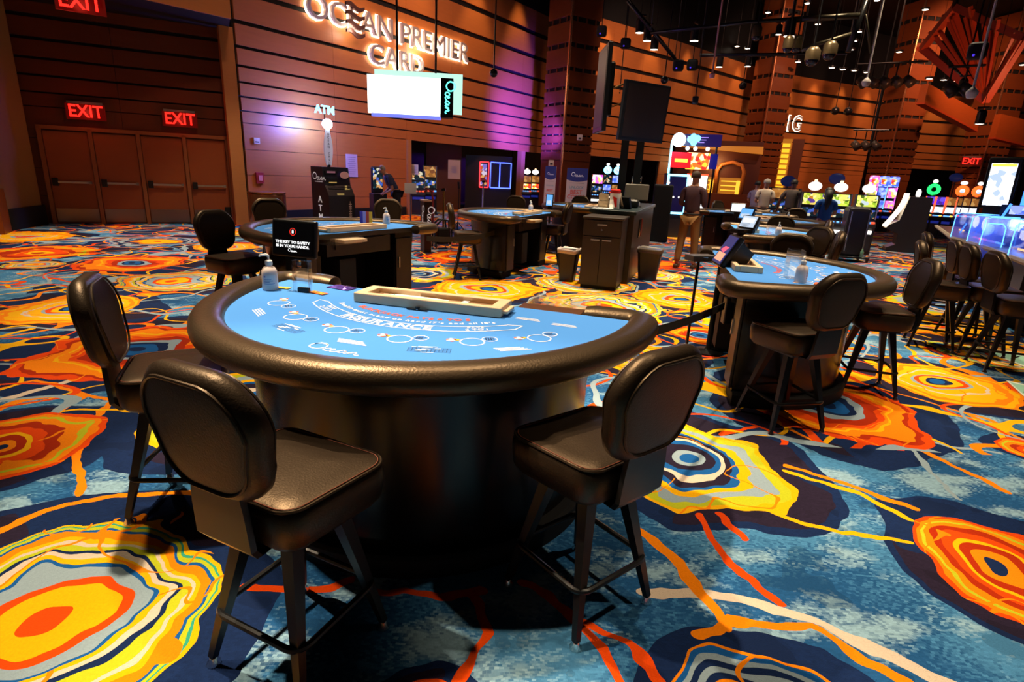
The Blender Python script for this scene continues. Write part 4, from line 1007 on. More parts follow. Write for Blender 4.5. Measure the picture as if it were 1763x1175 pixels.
# wave emblem laid over the third letter
mb = MB(); mb.smooth = False; pe = onBp(613, 36, .26)
for k in range(4):
    n = 14; vs = []
    for i in range(n + 1):
        x = -.34 + .68 * i / n; z = .36 - k * .23 + .055 * math.sin(i / n * 2 * PI + .4); t = .045 + .02 * math.sin(i / n * PI); vs += [(x, 0, z - t), (x, 0, z + t), (x, .06, z - t), (x, .06, z + t)]
    mb.add(vs, [(4 * i, 4 * i + 4, 4 * i + 5, 4 * i + 1) for i in range(n)] + [(4 * i + 1, 4 * i + 5, 4 * i + 7, 4 * i + 3) for i in range(n)] + [(4 * i + 2, 4 * i + 6, 4 * i + 4, 4 * i) for i in range(n)] + [(4 * i + 3, 4 * i + 7, 4 * i + 6, 4 * i + 2) for i in range(n)])
o = mb.build('wave_emblem', mat('emblem_dark', '#5a3a34', .4, .3)); o.location = pe; o.rotation_euler = (0, 0, anB); tag(o, 'dark four-wave emblem over the first lit word', 'emblem')
for s, z, e in ((onB((V2(onBp(600, 40)) - B0).length), 5.3, 26), (onB((V2(onBp(720, 80)) - B0).length), 5.2, 30), (onB((V2(onBp(680, 105)) - B0).length), 4.55, 16)):
    q = s - bn * .30; point((q.x, q.y, z), e, (1, .86, .66), .2, 'halo_glow')
# digital sign hung on two rods
pc = atr(696, 165, 13.0); ROOTZ = pc.z
r = empty('hanging_lightbox', (pc.x, pc.y, pc.z), yaw_to_cam(pc) - .10, 'hanging white lightbox sign with a black end panel, on two rods', 'sign')
LB = glow('lightbox_white', '#f4fff8', 2.2); LBV = glow('lightbox_violet', '#7a84ff', 1.1)
mb = MB(); mb.box((0, 0, .0), (1.50, .10, .74)); mb.mi = 1; mb.box((.04, .04, -.40), (1.44, .16, .06)); mb.build('front_lightbox', [LB, LBV], r)
mb = MB(); mb.box((.28, .34, .12), (1.86, .10, .80)); mb.build('rear_lightbox', glow('lightbox_mint', '#c8f8e8', 1.05), r)
mb = MB(); mb.box((.89, .10, .0), (.26, .36, .76)); pn = mb.build('end_panel', BLACK, r)
mb = MB(); wordmark(mb, Matrix.Translation((.84, -.085, .32)) @ Matrix.Rotation(PI / 2, 4, 'X') @ Matrix.Rotation(-PI / 2, 4, 'Z') @ Matrix.Scale(.175, 4), .14, .0); mb.build('vertical_wordmark', glow('teal_neon', '#4ff0d8', 4), r)
mb = MB(); mb.cyl((-.16, .2, .5), (-.16, .2, 11.3 - pc.z), .022, n=8); rd = mb.build('hanging_rod', BLKMET, r); mb = MB(); mb.cyl((.64, .2, .5), (.64, .2, 11.3 - pc.z), .022, n=8); mb.build('hanging_rod', BLKMET, r)
# things on the card desk wall
def wallbox(name, u0, v0, u1, v1, dp_, m, label, cat, frame=None, kids=None):
    a = atp(u0, v0, (B0.x - bn.x * .03, B0.y - bn.y * .03), (bn.x, bn.y)); b = atp(u1, v1, (B0.x - bn.x * .03, B0.y - bn.y * .03), (bn.x, bn.y))
    c = (a + b) / 2; w = (V2(b) - V2(a)).length; h = abs(a.z - b.z)
    r = empty(name, (c.x, c.y, c.z), anB, label, cat); mb = MB(); mb.box((0, 0, 0), (w, dp_, h)); mb.build('panel', m, r)
    if kids: kids(r, w, h, -dp_ / 2)
    return r
def lines(n, mt=INK):
    def f(r, w, h, y):
        mb = MB()
        for k in range(n): mb.box((0, y - .004, h * (.36 - .72 * k / (n - 1))), (w * (.7 - .1 * (k % 3)), .004, h * .02))
        mb.build('printed_lines', mt, r)
    return f
wallbox('wall_notice', 595, 265, 616, 305, .01, mat('lilac_paper', '#c9b4c8', .8), 'pale notice sheet on the wood wall right of the cash machine', 'notice', kids=lines(9, mat('faint_ink', '#8d7c96', .8)))
wallbox('wall_speaker', 436, 237, 447, 248, .05, mat('ivory_box', '#d8c8b4', .5), 'small ivory square box high on the wood wall', 'box', kids=lambda r, w, h, y: MB().box((0, y - .005, -h * .2), (w * .6, .01, h * .2)).build('grille', INK, r))
wallbox('fire_alarm_pull', 440, 297, 454, 316, .06, mat('alarm_red', '#a02c34', .4), 'small red alarm box on the wood wall by the corner post', 'alarm box', kids=lambda r, w, h, y: MB().box((0, y - .01, 0), (w * .5, .02, h * .5)).build('cover', mat('alarm_pink', '#d88a94', .3), r))
# cash machine with surfboard topper and glowing globe
pa = at(575, 386); pa = Vector((pa.x, pa.y, 0)); pa = pa * (16.9 / pa.length)
r = empty('cash_machine', pa, yaw_to_cam(pa) + .62, 'tall black cash machine with white letters down its side and a glowing topper', 'cash machine')
ATMB = mat('atm_black', (.012, .011, .014), .32)
mb = MB(); prof = [(-.42, 0), (-.42, .78), (-.34, .92), (-.25, 1.05), (-.16, 1.52), (.35, 1.52), (.35, 0)]
mb.loft([[(x, y, z) for y, z in prof] for x in (-.42, .42)][::-1], True, True); mb.build('body', ATMB, r)
mb = MB(); mb.rbox((-.19, -.20, 1.38), (.36, .05, .1), .01); mb.mi = 1; mb.box((-.19, -.236, 1.39), (.26, .01, .05)); mb.build('top_screen', [BLKMET, glow('atm_pink', '#c07a8a', .35)], r)
mb = MB(); mb.lathe([(.001, 0), (.15, 0), (.15, .015), (.001, .015)], n=22); mb.M = Matrix.Identity(4); v = [(x * 1.0, 0, y * .75) for x, y, z in mb.v]; m2 = MB(); m2.smooth = False
m2.add([(.22 + .15 * math.cos(2 * PI * i / 20), -.262, 1.32 + .095 * math.sin(2 * PI * i / 20)) for i in range(20)], [tuple(range(20))]); m2.build('oval_sticker', mat('sticker_pink', '#e8c2c0', .6), r)
mb = MB(); mb.box((-.19, -.30, 1.12), (.24, .01, .03)); mb.box((.24, -.35, .95), (.14, .01, .02)); mb.box((.20, -.34, .99), (.07, .01, .11)); mb.box((-.03, -.40, .82), (.22, .02, .04)); mb.build('slots_and_keys', mat('atm_yellow', '#c9b26a', .5, emit='#c9b26a', es=.4), r)
mb = MB(); mb.box((.0, -.345, 1.0), (.7, .03, .02)); mb.rbox((-.2, -.30, 1.20), (.30, .02, .10), .01); mb.build('keypad_shelf', BLKMET, r)
SIDE = Matrix.Translation((-.425, 0, 0)) @ Matrix.Rotation(-PI / 2, 4, 'Z') @ Matrix.Rotation(PI / 2, 4, 'X')
mb = MB()
for k, ch in enumerate('ATM'): text(mb, ch, SIDE @ Matrix.Translation((.02, .66 - k * .235, 0)), size=.24, ext=.004, off=.004)
mb.build('side_letters', mat('white_decal', '#e8e8ea', .5, emit='#e8e8ea', es=.25), r)
mb = MB(); wordmark(mb, SIDE @ Matrix.Translation((-.26, 1.16, .001)) @ Matrix.Scale(.16, 4), .12, .001); mb.box((-.428, .0, 1.13), (.004, .34, .015)); mb.build('side_wordmark', MATS['white_decal'], r)
mb = MB(); mb.box((.26, -.423, .38), (.012, .006, .5))
for k in range(7): mb.box((.26, -.423, .16 + k * .065), (.09, .006, .03))
mb.build('tower_decal', mat('pale_decal', '#b8a49a', .5), r)
mb = MB(); mb.lathe([(.05, 0), (.05, .06)], (-.05, .05, 1.52), 12); mb.build('neck', BLKMET, r)
mb = MB(); n = 20; pr = [(-.05 + (.055 + .075 * math.sin(PI * min(1, (i / n) * 1.05 + .05)) ) * s, 1.56 + .98 * i / n) for s, rng in ((1, range(n + 1)), (-1, range(n, -1, -1))) for i in rng]
mb.loft([[(x, y, z) for x, z in pr] for y in (.02, .06)], True, True); tp = mb.build('surfboard_topper', mat('topper_white', '#d8dce8', .4, emit='#b8c0e8', es=.25), r)
mb = MB()
for k, ch in enumerate('OCEAN CASH'):
    if ch != ' ': text(mb, ch, face(-.05, 2.36 - k * .082, .014), size=.085, ext=.002)
mb.build('topper_letters', INK, tp)
mb = MB(); mb.smooth = True; mb.sphere((-.05, .04, 2.62), .135, 20, 14); mb.build('glowing_globe', glow('globe_blue', '#dcecff', 16), r)
mb = MB(); text(mb, 'ATM', face(-.12, 2.96, .02), size=.30, ext=.015, off=.004); mb.build('neon_letters', glow('neon_cyan', '#7fe6ff', 3.5), r)
mb = MB(); mb.box((-.12, .04, 2.80), (.02, .02, .2)); mb.build('letter_stem', BLKMET, r)
q = pa + Vector((-bn.x * -.1 - .12, -.05, 2.62)); point((pa.x - .25, pa.y + .30, 2.66), 300, (.13, .10, 1), .12, 'globe_glow'); point((pa.x - .5, pa.y + .55, 2.6), 60, (.25, .8, 1), .06, 'globe_glow')
# copper bin against the corner post
p = at(463, 384); p = p * (15.0 / p.length)
r = empty('litter_bin', p, yaw_to_cam(p), 'wide polished copper-brown litter bin in front of the corner post', 'bin')
mb = MB(); mb.smooth = True; mb.lathe([(.40, 0), (.42, .03), (.42, .84), (.40, .87)], n=32, caps=True); mb.build('drum', mat('copper_brown', '#8a5238', .22, .85), r, True)
mb = MB(); mb.smooth = True; mb.lathe([(.40, .86), (.425, .87), (.425, .90), (.30, .91), (.2, .88)], n=32); mb.build('rim', mat('brass', '#c9924a', .25, 1), r, True)
mb = MB(); mb.lathe([(.43, 0), (.43, .09)], n=32); mb.build('base_ring', MATT, r)
# small kiosk beside the bending man
p = at(654, 384); p = p * (17.6 / p.length)
r = empty('player_kiosk', p, yaw_to_cam(p) + .35, 'slim black kiosk with a lit screen that the bending man uses', 'kiosk')
mb = MB(); mb.rbox((0, .1, .42), (.42, .4, .84), .03); mb.rbox((-.02, .12, 1.20), (.36, .14, .78), .06); mb.build('body', ATMB, r)
SCRV = None
def screen_mat(name, cols, sc, s):
    if name in MATS: return MATS[name]
    m = bpy.data.materials.new(name); m.use_nodes = True; MATS[name] = m; nt = m.node_tree; b = nt.nodes['Principled BSDF']; b.inputs['Base Color'].default_value = (.01, .01, .01, 1); b.inputs['Roughness'].default_value = .3
    tc = nt.nodes.new('ShaderNodeTexCoord'); v = nt.nodes.new('ShaderNodeTexVoronoi'); v.inputs['Scale'].default_value = sc; nt.links.new(tc.outputs['Object'], v.inputs['Vector'])
    se = nt.nodes.new('ShaderNodeSeparateColor'); nt.links.new(v.outputs['Color'], se.inputs[0]); r = nt.nodes.new('ShaderNodeValToRGB'); r.color_ramp.interpolation = 'CONSTANT'
    while len(r.color_ramp.elements) < len(cols): r.color_ramp.elements.new(.5)
    for i, (e, c) in enumerate(zip(r.color_ramp.elements, cols)): e.position = i / len(cols); e.color = (*lin(c), 1)
    nt.links.new(se.outputs[0], r.inputs[0]); nt.links.new(r.outputs[0], b.inputs['Emission Color']); b.inputs['Emission Strength'].default_value = s
    return m
S_DIM = screen_mat('screen_dim_mix', ['#0a2a30', '#103a4a', '#e0a060', '#0a1a20', '#4a6ad0', '#e8e0c0', '#0a2020'], 14, .9)
mb = MB(); mb.box((-.02, .046, 1.26), (.28, .01, .58)); mb.build('screen', S_DIM, r)
# notice stand and bits by the opening
p = at(707, 395); p = p * (15.2 / p.length)
r = empty('notice_stand', p, yaw_to_cam(p), 'slim floor stand holding a tilted white notice beside the opening', 'stand')
mb = MB(); mb.cyl((0, 0, 0), (0, 0, 1.0), .018, n=10); mb.lathe([(.001, 0), (.16, 0), (.16, .015), (.03, .03)], n=20); mb.build('pole', mat('lilac_steel', '#8a80a0', .3, .8), r)
mb = MB(); mb.box((0, -.02, 1.10), (.30, .02, .26), rx=-.3); mb.build('notice_board', PAPER, r)
p = at(733, 412); p = p * (11.6 / p.length)
r = empty('upright_sign_box', p, yaw_to_cam(p) + .3, 'dark upright box with white writing down it, left of the middle table', 'sign')
mb = MB(); mb.box((0, 0, .5), (.14, .28, 1.0)); mb.build('case', mat('box_brown', '#2a1614', .5), r)
mb = MB(); mb.box((0, 0, 1.01), (.16, .30, .03)); mb.build('top_cap', mat('cap_pale', '#b89a8a', .5), r)
mb = MB(); wordmark(mb, Matrix.Translation((-.075, .02, .92)) @ Matrix.Rotation(-PI / 2, 4, 'Z') @ Matrix.Rotation(PI / 2, 4, 'X') @ Matrix.Rotation(-PI / 2, 4, 'Z') @ Matrix.Scale(.12, 4), .14, .001)
wordmark(mb, Matrix.Translation((-.02, -.145, .90)) @ Matrix.Rotation(PI / 2, 4, 'X') @ Matrix.Rotation(-PI / 2, 4, 'Z') @ Matrix.Scale(.12, 4), .14, .001); mb.build('wordmark', MATS['white_decal'], r)
# red curved handle cane and brass post
p = at(745, 402); p = p * (13.2 / p.length); mb = MB(); mb.smooth = True; mb.tube([(0, 0, 0), (0, 0, .95), (-.03, 0, 1.12), (-.12, 0, 1.18), (-.19, 0, 1.10)], .022, 8); o = mb.build('red_cane_post', mat('dark_red_enamel', '#7a1420', .3)); o.location = p; tag(o, 'dark red post with a hooked top beside the upright sign box', 'post')
BRASSM = mat('brass', '#c9924a', .25, 1)
def stanchion(p, h, m, label, name='barrier_post'):
    r = empty(name, (p.x, p.y, 0), 0, label, 'post')
    mb = MB(); mb.smooth = True; mb.lathe([(.001, 0), (.15, 0), (.15, .012), (.04, .03), (.024, .05), (.024, h - .08), (.034, h - .07), (.034, h), (.001, h)], n=18); mb.build('pole_and_base', m, r, True)
    mb = MB(); mb.box((0, 0, h - .04), (.09, .09, .06)); mb.build('belt_cassette', BLKMET, r); return r
p = at(763, 400); p = p * (13.6 / p.length); stanchion(p, 1.2, BRASSM, 'brass post standing before the brown wall panel')
p = at(830, 385); p = p * (17.5 / p.length); stanchion(p, 1.35, STEEL, 'silver post in front of the blue neon frames')
p = at(788, 384); p = p * (15.2 / p.length)
r = empty('microphone_stand', p, .4, 'thin black microphone stand left of the neon frames', 'stand')
mb = MB(); mb.cyl((0, 0, 0), (.02, 0, 1.15), .012, n=8); mb.cyl((.02, 0, 1.15), (0, 0, 1.32), .03, n=8); mb.build('boom', BLKMET, r)
mb = MB(); [mb.cyl((0, 0, .3), (.25 * math.cos(a), .25 * math.sin(a), 0), .012, n=6) for a in (0, 2.1, 4.2)]; mb.build('tripod', BLKMET, r)
for (u, v, rr, lb) in ((750, 395, 11.9, 'dark folded trolley with thin wheels by the upright sign box'),):
    p = at(u, v); p = p * (rr / p.length); r = empty('folded_trolley', p, .6, lb, 'trolley')
    mb = MB(); mb.smooth = True; mb.tube([(.0, 0, .05), (.02, 0, .5), (.14, 0, .62), (.30, 0, .60), (.34, 0, .1)], .022, 8); mb.tube([(.0, .16, .05), (.02, .16, .5), (.14, .16, .62), (.30, .16, .60), (.34, .16, .1)], .022, 8); mb.build('frame', BLKMET, r)
    mb = MB(); mb.rbox((.18, .08, .28), (.28, .2, .34), .04); mb.build('bag', MATT, r)
    for x in (0, .34): mb = MB(); mb.tube([(x + .07 * math.cos(a), .08, .07 + .07 * math.sin(a)) for a in [2 * PI * i / 14 for i in range(14)]], .012, 6, True); mb.build('wheel', STEEL, r)
# television pylon
# pit cabinets
def front_box(name, u0, u1, vb, zt, depth, yaw, label, cat, mk):
    a = at(u0, vb[0]); b = at(u1, vb[1]); c = (a + b) / 2; w = (b - a).length; yw = math.atan2(b.y - a.y, b.x - a.x) if yaw is None else yaw
    r = empty(name, c, yw, label, cat); mk(r, w, depth, zt); return r
CABF = mat('cabinet_front', '#2c2420', .45, var=(8, .15))
def cab1(r, w, d, zt):
    mb = MB(); mb.box((0, d / 2, zt / 2 + .03), (w, d, zt - .06)); mb.build('carcass', CABF, r)
    mb = MB(); mb.box((0, d / 2, .03), (w - .04, d - .04, .06)); mb.build('plinth', MATT, r)
    mb = MB(); mb.rbox((0, d / 2, zt + .015), (w + .04, d + .04, .03), .01); mb.build('worktop', CABF, r)
    mb = MB(); mb.box((0, -.012, zt - .13), (w - .02, .02, .22)); dr = mb.build('drawer', CABF, r)
    mb = MB(); mb.box((0, -.04, zt - .08), (.14, .02, .02)); mb.build('drawer_pull', STEEL, dr); mb = MB(); mb.cyl((0, -.02, zt - .15), (0, -.035, zt - .15), .014, n=10); mb.build('lock', CHROME, dr)
    for s in (-1, 1):
        mb = MB(); mb.box((s * (w / 4), -.012, (zt - .27) / 2 + .06), (w / 2 - .012, .02, zt - .36)); dd = mb.build('door', CABF, r)
        mb = MB(); mb.box((s * .085, -.04, zt - .30), (.13, .02, .02)); mb.build('door_pull', STEEL, dd)
cab = front_box('drawer_cabinet', 995, 1060, (496.5, 501), 1.04, .60, math.radians(-18), 'brown-black cabinet with a drawer over two doors, between two bins', 'cabinet', cab1)
ca = cab.rotation_euler.z
def cloc(x, y, z): return Vector((cab.location.x + x * math.cos(ca) - y * math.sin(ca), cab.location.y + x * math.sin(ca) + y * math.cos(ca), z))
r = empty('pit_podium', cloc(.02, 2.29, 0), ca, 'taller dark pit podium behind the drawer cabinet, with a red slot on its side', 'podium')
mb = MB(); mb.box((0, 0, .54), (.68, 3.2, 1.08)); mb.build('carcass', CAB, r)
mb = MB(); mb.rbox((0, 0, 1.11), (.74, 3.24, .06), .01); mb.build('podium_top', mat('teal_black_top', '#1a2a2e', .4), r)
mb = MB(); mb.box((.345, -.7, .82), (.02, .22, .30)); mb.build('wall_pocket', BLACK, r)
mb = MB(); mb.box((.352, -.48, .82), (.015, .05, .30)); mb.build('red_strip', mat('red_strip', '#8a2418', .4), r)
def prop(name, p, rz, label, cat): return empty(name, p, rz, label, cat)
zt = 1.142
r = prop('wipe_tub', cloc(.0, .92, zt), ca, 'white and red wipes tub on the podium top', 'tub')
mb = MB(); mb.smooth = True; mb.lathe([(.075, 0), (.08, .01), (.08, .25)], n=20); mb.build('tub', mat('tub_white', '#f2ede6', .4), r, True)
mb = MB(); mb.smooth = True; mb.lathe([(.082, .25), (.084, .30), (.06, .31), (.001, .31)], n=20); mb.build('lid', mat('tub_red', '#d02418', .4), r, True)
mb = MB(); mb.add([(.02, -.0815, .04), (.05, -.075, .04), (.045, -.0765, .18), (-.02, -.0815, .2)], [(0, 1, 2, 3)]); mb.build('red_flash', MATS['tub_red'], r)
for k, (x, y, z, w, h, lb) in enumerate(((-.19, 1.0, 0, .16, .12, 'lower beige carton beside the wipes tub'), (-.19, 1.0, .125, .14, .10, 'upper beige carton stacked beside the wipes tub'))):
    r = prop('small_carton', cloc(x, y, zt + z), ca, lb, 'carton'); mb = MB(); mb.box((0, 0, h / 2), (w, .12, h)); mb.build('box_body', mat('beige_card', '#b09878', .7), r); mb = MB(); mb.box((0, 0, h + .001), (w * .3, .12, .002)); mb.build('tape', PAPER, r)
r = prop('paper_sheets', cloc(-.17, .80, zt), ca, 'loose white papers on the left end of the podium', 'papers')
mb = MB(); mb.box((0, 0, .004), (.3, .2, .008)); mb.box((.05, .03, .012), (.24, .18, .006), .2); mb.build('sheets', PAPW, r)
r = prop('desk_phone', cloc(.12, 1.25, zt), ca - .5, 'dark desk phone leaning on the podium', 'phone')
mb = MB(); mb.box((0, 0, .10), (.22, .04, .20), rx=.4); mb.build('phone_base', BLKMET, r); mb = MB(); mb.smooth = True; mb.tube([(-.09, -.02, .24), (-.05, -.06, .16), (0, -.08, .06), (.02, -.06, .02)], .022, 8); mb.build('handset', mat('handset_brown', '#4a3a2a', .4), r)
r = prop('computer_monitor', cloc(.18, 2.2, zt), ca + .1, 'grey-backed computer monitor on the podium', 'monitor')
mb = MB(); mb.rbox((0, 0, .25), (.42, .05, .28), .02); mb.build('rear_case', mat('monitor_grey', '#5a564e', .5), r); mb = MB(); mb.box((0, 0, .07), (.06, .05, .14)); mb.box((0, 0, .006), (.22, .16, .012)); mb.build('monitor_stand', BLKMET, r)
r = prop('receipt_printer', cloc(.20, 1.75, zt), ca, 'small black rounded machine before the monitor', 'printer'); mb = MB(); mb.rbox((0, 0, .07), (.2, .2, .14), .05); mb.build('case', BLKMET, r); mb = MB(); mb.box((0, -.02, .141), (.12, .02, .004)); mb.build('paper_slot', PAPER, r)
def bin_(p, label, w=.34, d=.26, h=.5, liner='#8a7a68', yaw=ca):
    r = empty('waste_bin', (p.x, p.y, 0), yaw, label, 'bin', None)
    mb = MB(); mb.smooth = False; mb.loft([[(x * k, y * k, z) for x, y in rrect(w, d, .05, 3)] for z, k in ((0, .72), (h, 1.0))], True, True); mb.build('bin_body', mat('bin_black', (.012, .011, .011), .35), r)
    mb = MB(); mb.smooth = True; R1 = []
    for z, k in ((h - .05, 1.03), (h + .012, 1.06), (h + .016, 1.0), (h - .03, .9)): R1.append([(x * k, y * k, z + .012 * math.sin(i * 1.9)) for i, (x, y) in enumerate(rrect(w, d, .05, 3))])
    mb.loft(R1, True, True); mb.build('liner', mat('liner_' + liner[1:], liner, .4), r); return r
bin_(at(976, 483), 'waste bin with crumpled pale liner left of the drawer cabinet', .32, .3, .5, '#c9b8b0')
bin_(at(1114, 482), 'larger black waste bin right of the podium', .40, .32, .52, '#5a5048')
# television pylon on the podium
pt_ = cloc(-.10, 3.0, 1.145); yawp = yaw_to_cam(pt_)
r = empty('television_pylon', pt_, yawp, 'dark twin-post pylon carrying the hanging televisions, behind the cabinet', 'pylon')
TVP = mat('post_teal_black', '#16242a', .5)
for x in (-.12, .16):
    mb = MB(); mb.box((x, 0, .95), (.14, .14, 1.9)); mb.build('post', TVP, r)
mb = MB(); mb.box((0, -.1, 1.72), (.5, .22, .7)); mb.build('mount_box', MATT, r)
mb = MB(); mb.smooth = True; mb.tube([(-.2, -.05, 2.15), (-.42, -.1, 2.05), (-.60, -.05, 2.1)], .02, 6); mb.tube([(-.2, .1, 1.85), (-.42, .05, 1.75), (-.60, .0, 1.85)], .016, 6); mb.build('bracket', mat('bronze_bracket', '#8a6a40', .35, .8), r)
def tv(corners, rr, label, back=False):
    """television from its picture corners: top-left, top-right, bottom-left at plan distances"""
    P = [atr(u, v, q) for (u, v), q in zip(corners, rr)]
    tl, tr, bl = P; wv = tr - tl; wv.z = 0; w = wv.length; h = tl.z - bl.z; c = (tl + tr) / 2; yaw = math.atan2(wv.y, wv.x); zc = (tl.z + tr.z) / 2 - h / 2
    r = empty('television', (c.x, c.y, zc), yaw, label, 'television'); T = Matrix.Rotation(math.radians(4), 4, 'X')
    mb = MB(); mb.M = T; mb.rbox((0, .04, 0), (w, .08, h), .012); mb.build('frame', mat('tv_frame', '#1c2026', .3), r)
    mb = MB(); mb.M = T; mb.box((0, -.003, .01), (w * .90, .006, h * .88)); mb.build('screen', mat('tv_glass', '#2c2320', .38, 0, .6), r)
    mb = MB(); mb.M = T; mb.rbox((0, .13, -.05), (w * .6, .12, h * .6), .03); mb.build('rear_shell', BLKMET, r); return r
tv([(1078, 128), (1153, 157), (1067, 233)], (10.75, 11.5, 10.75), 'large dark television on the right of the pylon, screen facing us')
a = atr(1036, 126, 11.4); 
r = empty('television', (a.x, a.y, 3.15), yawp - 1.35, 'left television of the pylon seen nearly edge-on, violet light on its edge', 'television')
mb = MB(); mb.rbox((0, .04, 0), (1.0, .08, 1.45), .012); mb.build('frame', MATS['tv_frame'], r); mb = MB(); mb.box((0, -.003, 0), (.9, .006, 1.3)); mb.build('screen', MATS['tv_glass'], r); mb = MB(); mb.rbox((0, .13, 0), (.6, .12, .9), .03); mb.build('rear_shell', BLKMET, r)
# belts and posts
BELT = mat('belt_webbing', '#171310', .7)
p = at(1218, 606); stanchion(p, .98, BLKMET, 'slim black barrier post with flat base by the right table')
def belt(a, b, sag, label, w=.055):
    mb = MB(); n = 16; vs = []; an = math.atan2(b.y - a.y, b.x - a.x); nx, ny = -math.sin(an) * .002, math.cos(an) * .002
    for i in range(n + 1):
        t = i / n; q = a.lerp(b, t); z = q.z - sag * 4 * t * (1 - t)
        vs += [(q.x - nx, q.y - ny, z - w / 2), (q.x - nx, q.y - ny, z + w / 2), (q.x + nx, q.y + ny, z + w / 2), (q.x + nx, q.y + ny, z - w / 2)]
    fs = [(4 * i + j, 4 * i + 4 + j, 4 * i + 4 + (j + 1) % 4, 4 * i + (j + 1) % 4) for i in range(n) for j in range(4)]
    mb.add(vs, fs); o = mb.build('barrier_belt', BELT); return tag(o, label, 'belt')
a = loc(TABLES[0], .88, .12, .84); b_ = atr(1247, 527, 4.75); belt(a, b_, .03, 'black belt stretched from the near table to the right table', .06)
a = loc(TABLES[2], -1.2, .1, .78); b_ = atr(860, 398, 9.2); belt(a, b_, .06, 'black belt stretched between the left table and the middle table', .07)
mb = MB(); q = atr(1253, 535, 4.9); mb.rbox((0, 0, 0), (.07, .08, .22), .01); o = mb.build('belt_clip_box', BLKMET); o.location = q; tag(o, 'black belt clip on the side of the right table', 'clip')
# posters on the first column
def poster(u0, v0, u1, v1, rr, label, dyaw):
    a = atr(u0, v0, rr); b = atr(u1, v1, rr); w = math.hypot(b.x - a.x, b.y - a.y); c = (a + b) / 2; h = a.z - .12
    r = empty('banner_stand', (c.x, c.y, 0), yaw_to_cam(c) + dyaw, label, 'banner')
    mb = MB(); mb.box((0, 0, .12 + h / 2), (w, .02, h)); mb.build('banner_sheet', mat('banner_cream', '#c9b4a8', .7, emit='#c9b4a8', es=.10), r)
    mb = MB(); zt = .12 + h; hh = h * .24; pts = [(-w / 2, zt), (w / 2, zt), (w / 2, zt - hh)] + [(w / 2 - w * i / 10, zt - hh - .07 * math.sin(PI * i / 10)) for i in range(1, 10)] + [(-w / 2, zt - hh)]
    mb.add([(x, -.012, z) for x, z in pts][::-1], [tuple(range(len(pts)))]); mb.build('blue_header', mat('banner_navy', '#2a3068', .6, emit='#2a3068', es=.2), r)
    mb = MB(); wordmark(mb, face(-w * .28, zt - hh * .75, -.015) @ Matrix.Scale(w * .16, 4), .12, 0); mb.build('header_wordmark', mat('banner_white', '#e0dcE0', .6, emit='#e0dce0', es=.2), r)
    mb = MB(); text(mb, 'UNLOCK', face(0, zt - h * .40, -.013), size=w * .17); mb.mi = 1; text(mb, 'BEST', face(0, zt - h * .50, -.013), size=w * .28, off=.004); text(mb, 'COMPS', face(0, zt - h * .60, -.013), size=w * .26, off=.004)
    mb.mi = 2; z0 = zt - h * .72; mb.add([(-w * .03, -.013, z0 - .09), (w * .03, -.013, z0 - .09), (w * .03, -.013, z0), (w * .09, -.013, z0), (0, -.013, z0 + .08), (-w * .09, -.013, z0), (-w * .03, -.013, z0)], [tuple(range(7))])
    mb.mi = 3; [mb.box((0, -.013, zt - h * q), (w * .7, .002, .014)) for q in (.31, .86, .90)]
    mb.build('banner_print', [mat('print_teal', '#4a9aa0', .7), mat('print_coral', '#e0604c', .7), mat('print_green', '#2a7a6a', .7), mat('print_grey', '#9a8a84', .7)], r)
    mb = MB(); mb.box((0, .04, .05), (w, .2, .1)); mb.build('roller_foot', STEEL, r)
poster(939, 286, 959, 287, 22.6, 'narrower banner with navy header left of the column edge', -.35)
poster(977, 289, 1013, 291, 22.2, 'wider banner with navy header on the lit face of the column', .05)
for u, v, rr, lb in ((949, 281, 22.5, 'small white square box above the left banner'), (998, 237, 22.9, 'small white square box on the first clad column')):
    p = atr(u, v, rr); r = empty('wall_box', p, yaw_to_cam(p) + .2, lb, 'box'); mb = MB(); mb.rbox((0, 0, 0), (.20, .08, .22), .02); mb.build('case', mat('ivory_box', '#d8c8b4', .5, emit=None), r); mb = MB(); mb.box((0, -.045, -.03), (.1, .01, .06)); mb.build('face_plate', INK, r)

spot((3.0, 4.5, 9.2), (1.9, 11.2, 3.0), 420, 22, .5, WARM, .12)  # extra spot added to brighten the dark televisions
# ------------------------------------------------------------------ slot machines and lit terminals
S_GOLD = screen_mat('screen_gold', ['#ffd860', '#c88020', '#fff0a0', '#a8c030', '#a06a30', '#e0e060', '#5a3a90'], 14, 1.2)
S_GREEN = screen_mat('screen_green', ['#d8e850', '#a0c830', '#f0f080', '#506a18', '#ffe870', '#c8d8e0'], 14, 1.2)
S_PINK = screen_mat('screen_pink_mix', ['#ff70d0', '#ffb060', '#ff60a0', '#ffd0f0', '#e050e0'], 10, 2.0)
S_BLUE = screen_mat('screen_blue_mix', ['#4060ff', '#8090ff', '#6070ff', '#a0b0ff'], 8, 1.7)
S_RED = screen_mat('screen_red_mix', ['#ff2a20', '#ffb030', '#ffe0a0', '#ff6020'], 9, 2.2)
S_WHITE = screen_mat('screen_white_mix', ['#ffffff', '#e8f0ff', '#c8d0e8', '#ffffff', '#90a0b8'], 10, 2.2)
S_AMBER = screen_mat('screen_amber_mix', ['#d08a40', '#a86a30', '#e0a860', '#8a5028'], 8, .8)
BTN = glow('button_blue', '#5aa0ff', 2.4); BTR = glow('button_red', '#ff4a2a', 2.6); BTG = glow('button_gold', '#ffc24a', 2.4); TOPW = glow('topper_glow', '#fff6ea', 2.2); CANDLE = glow('candle_amber', '#ffc890', 3)
SLB = mat('slot_body', (.02, .018, .024), .3)
WR = .21
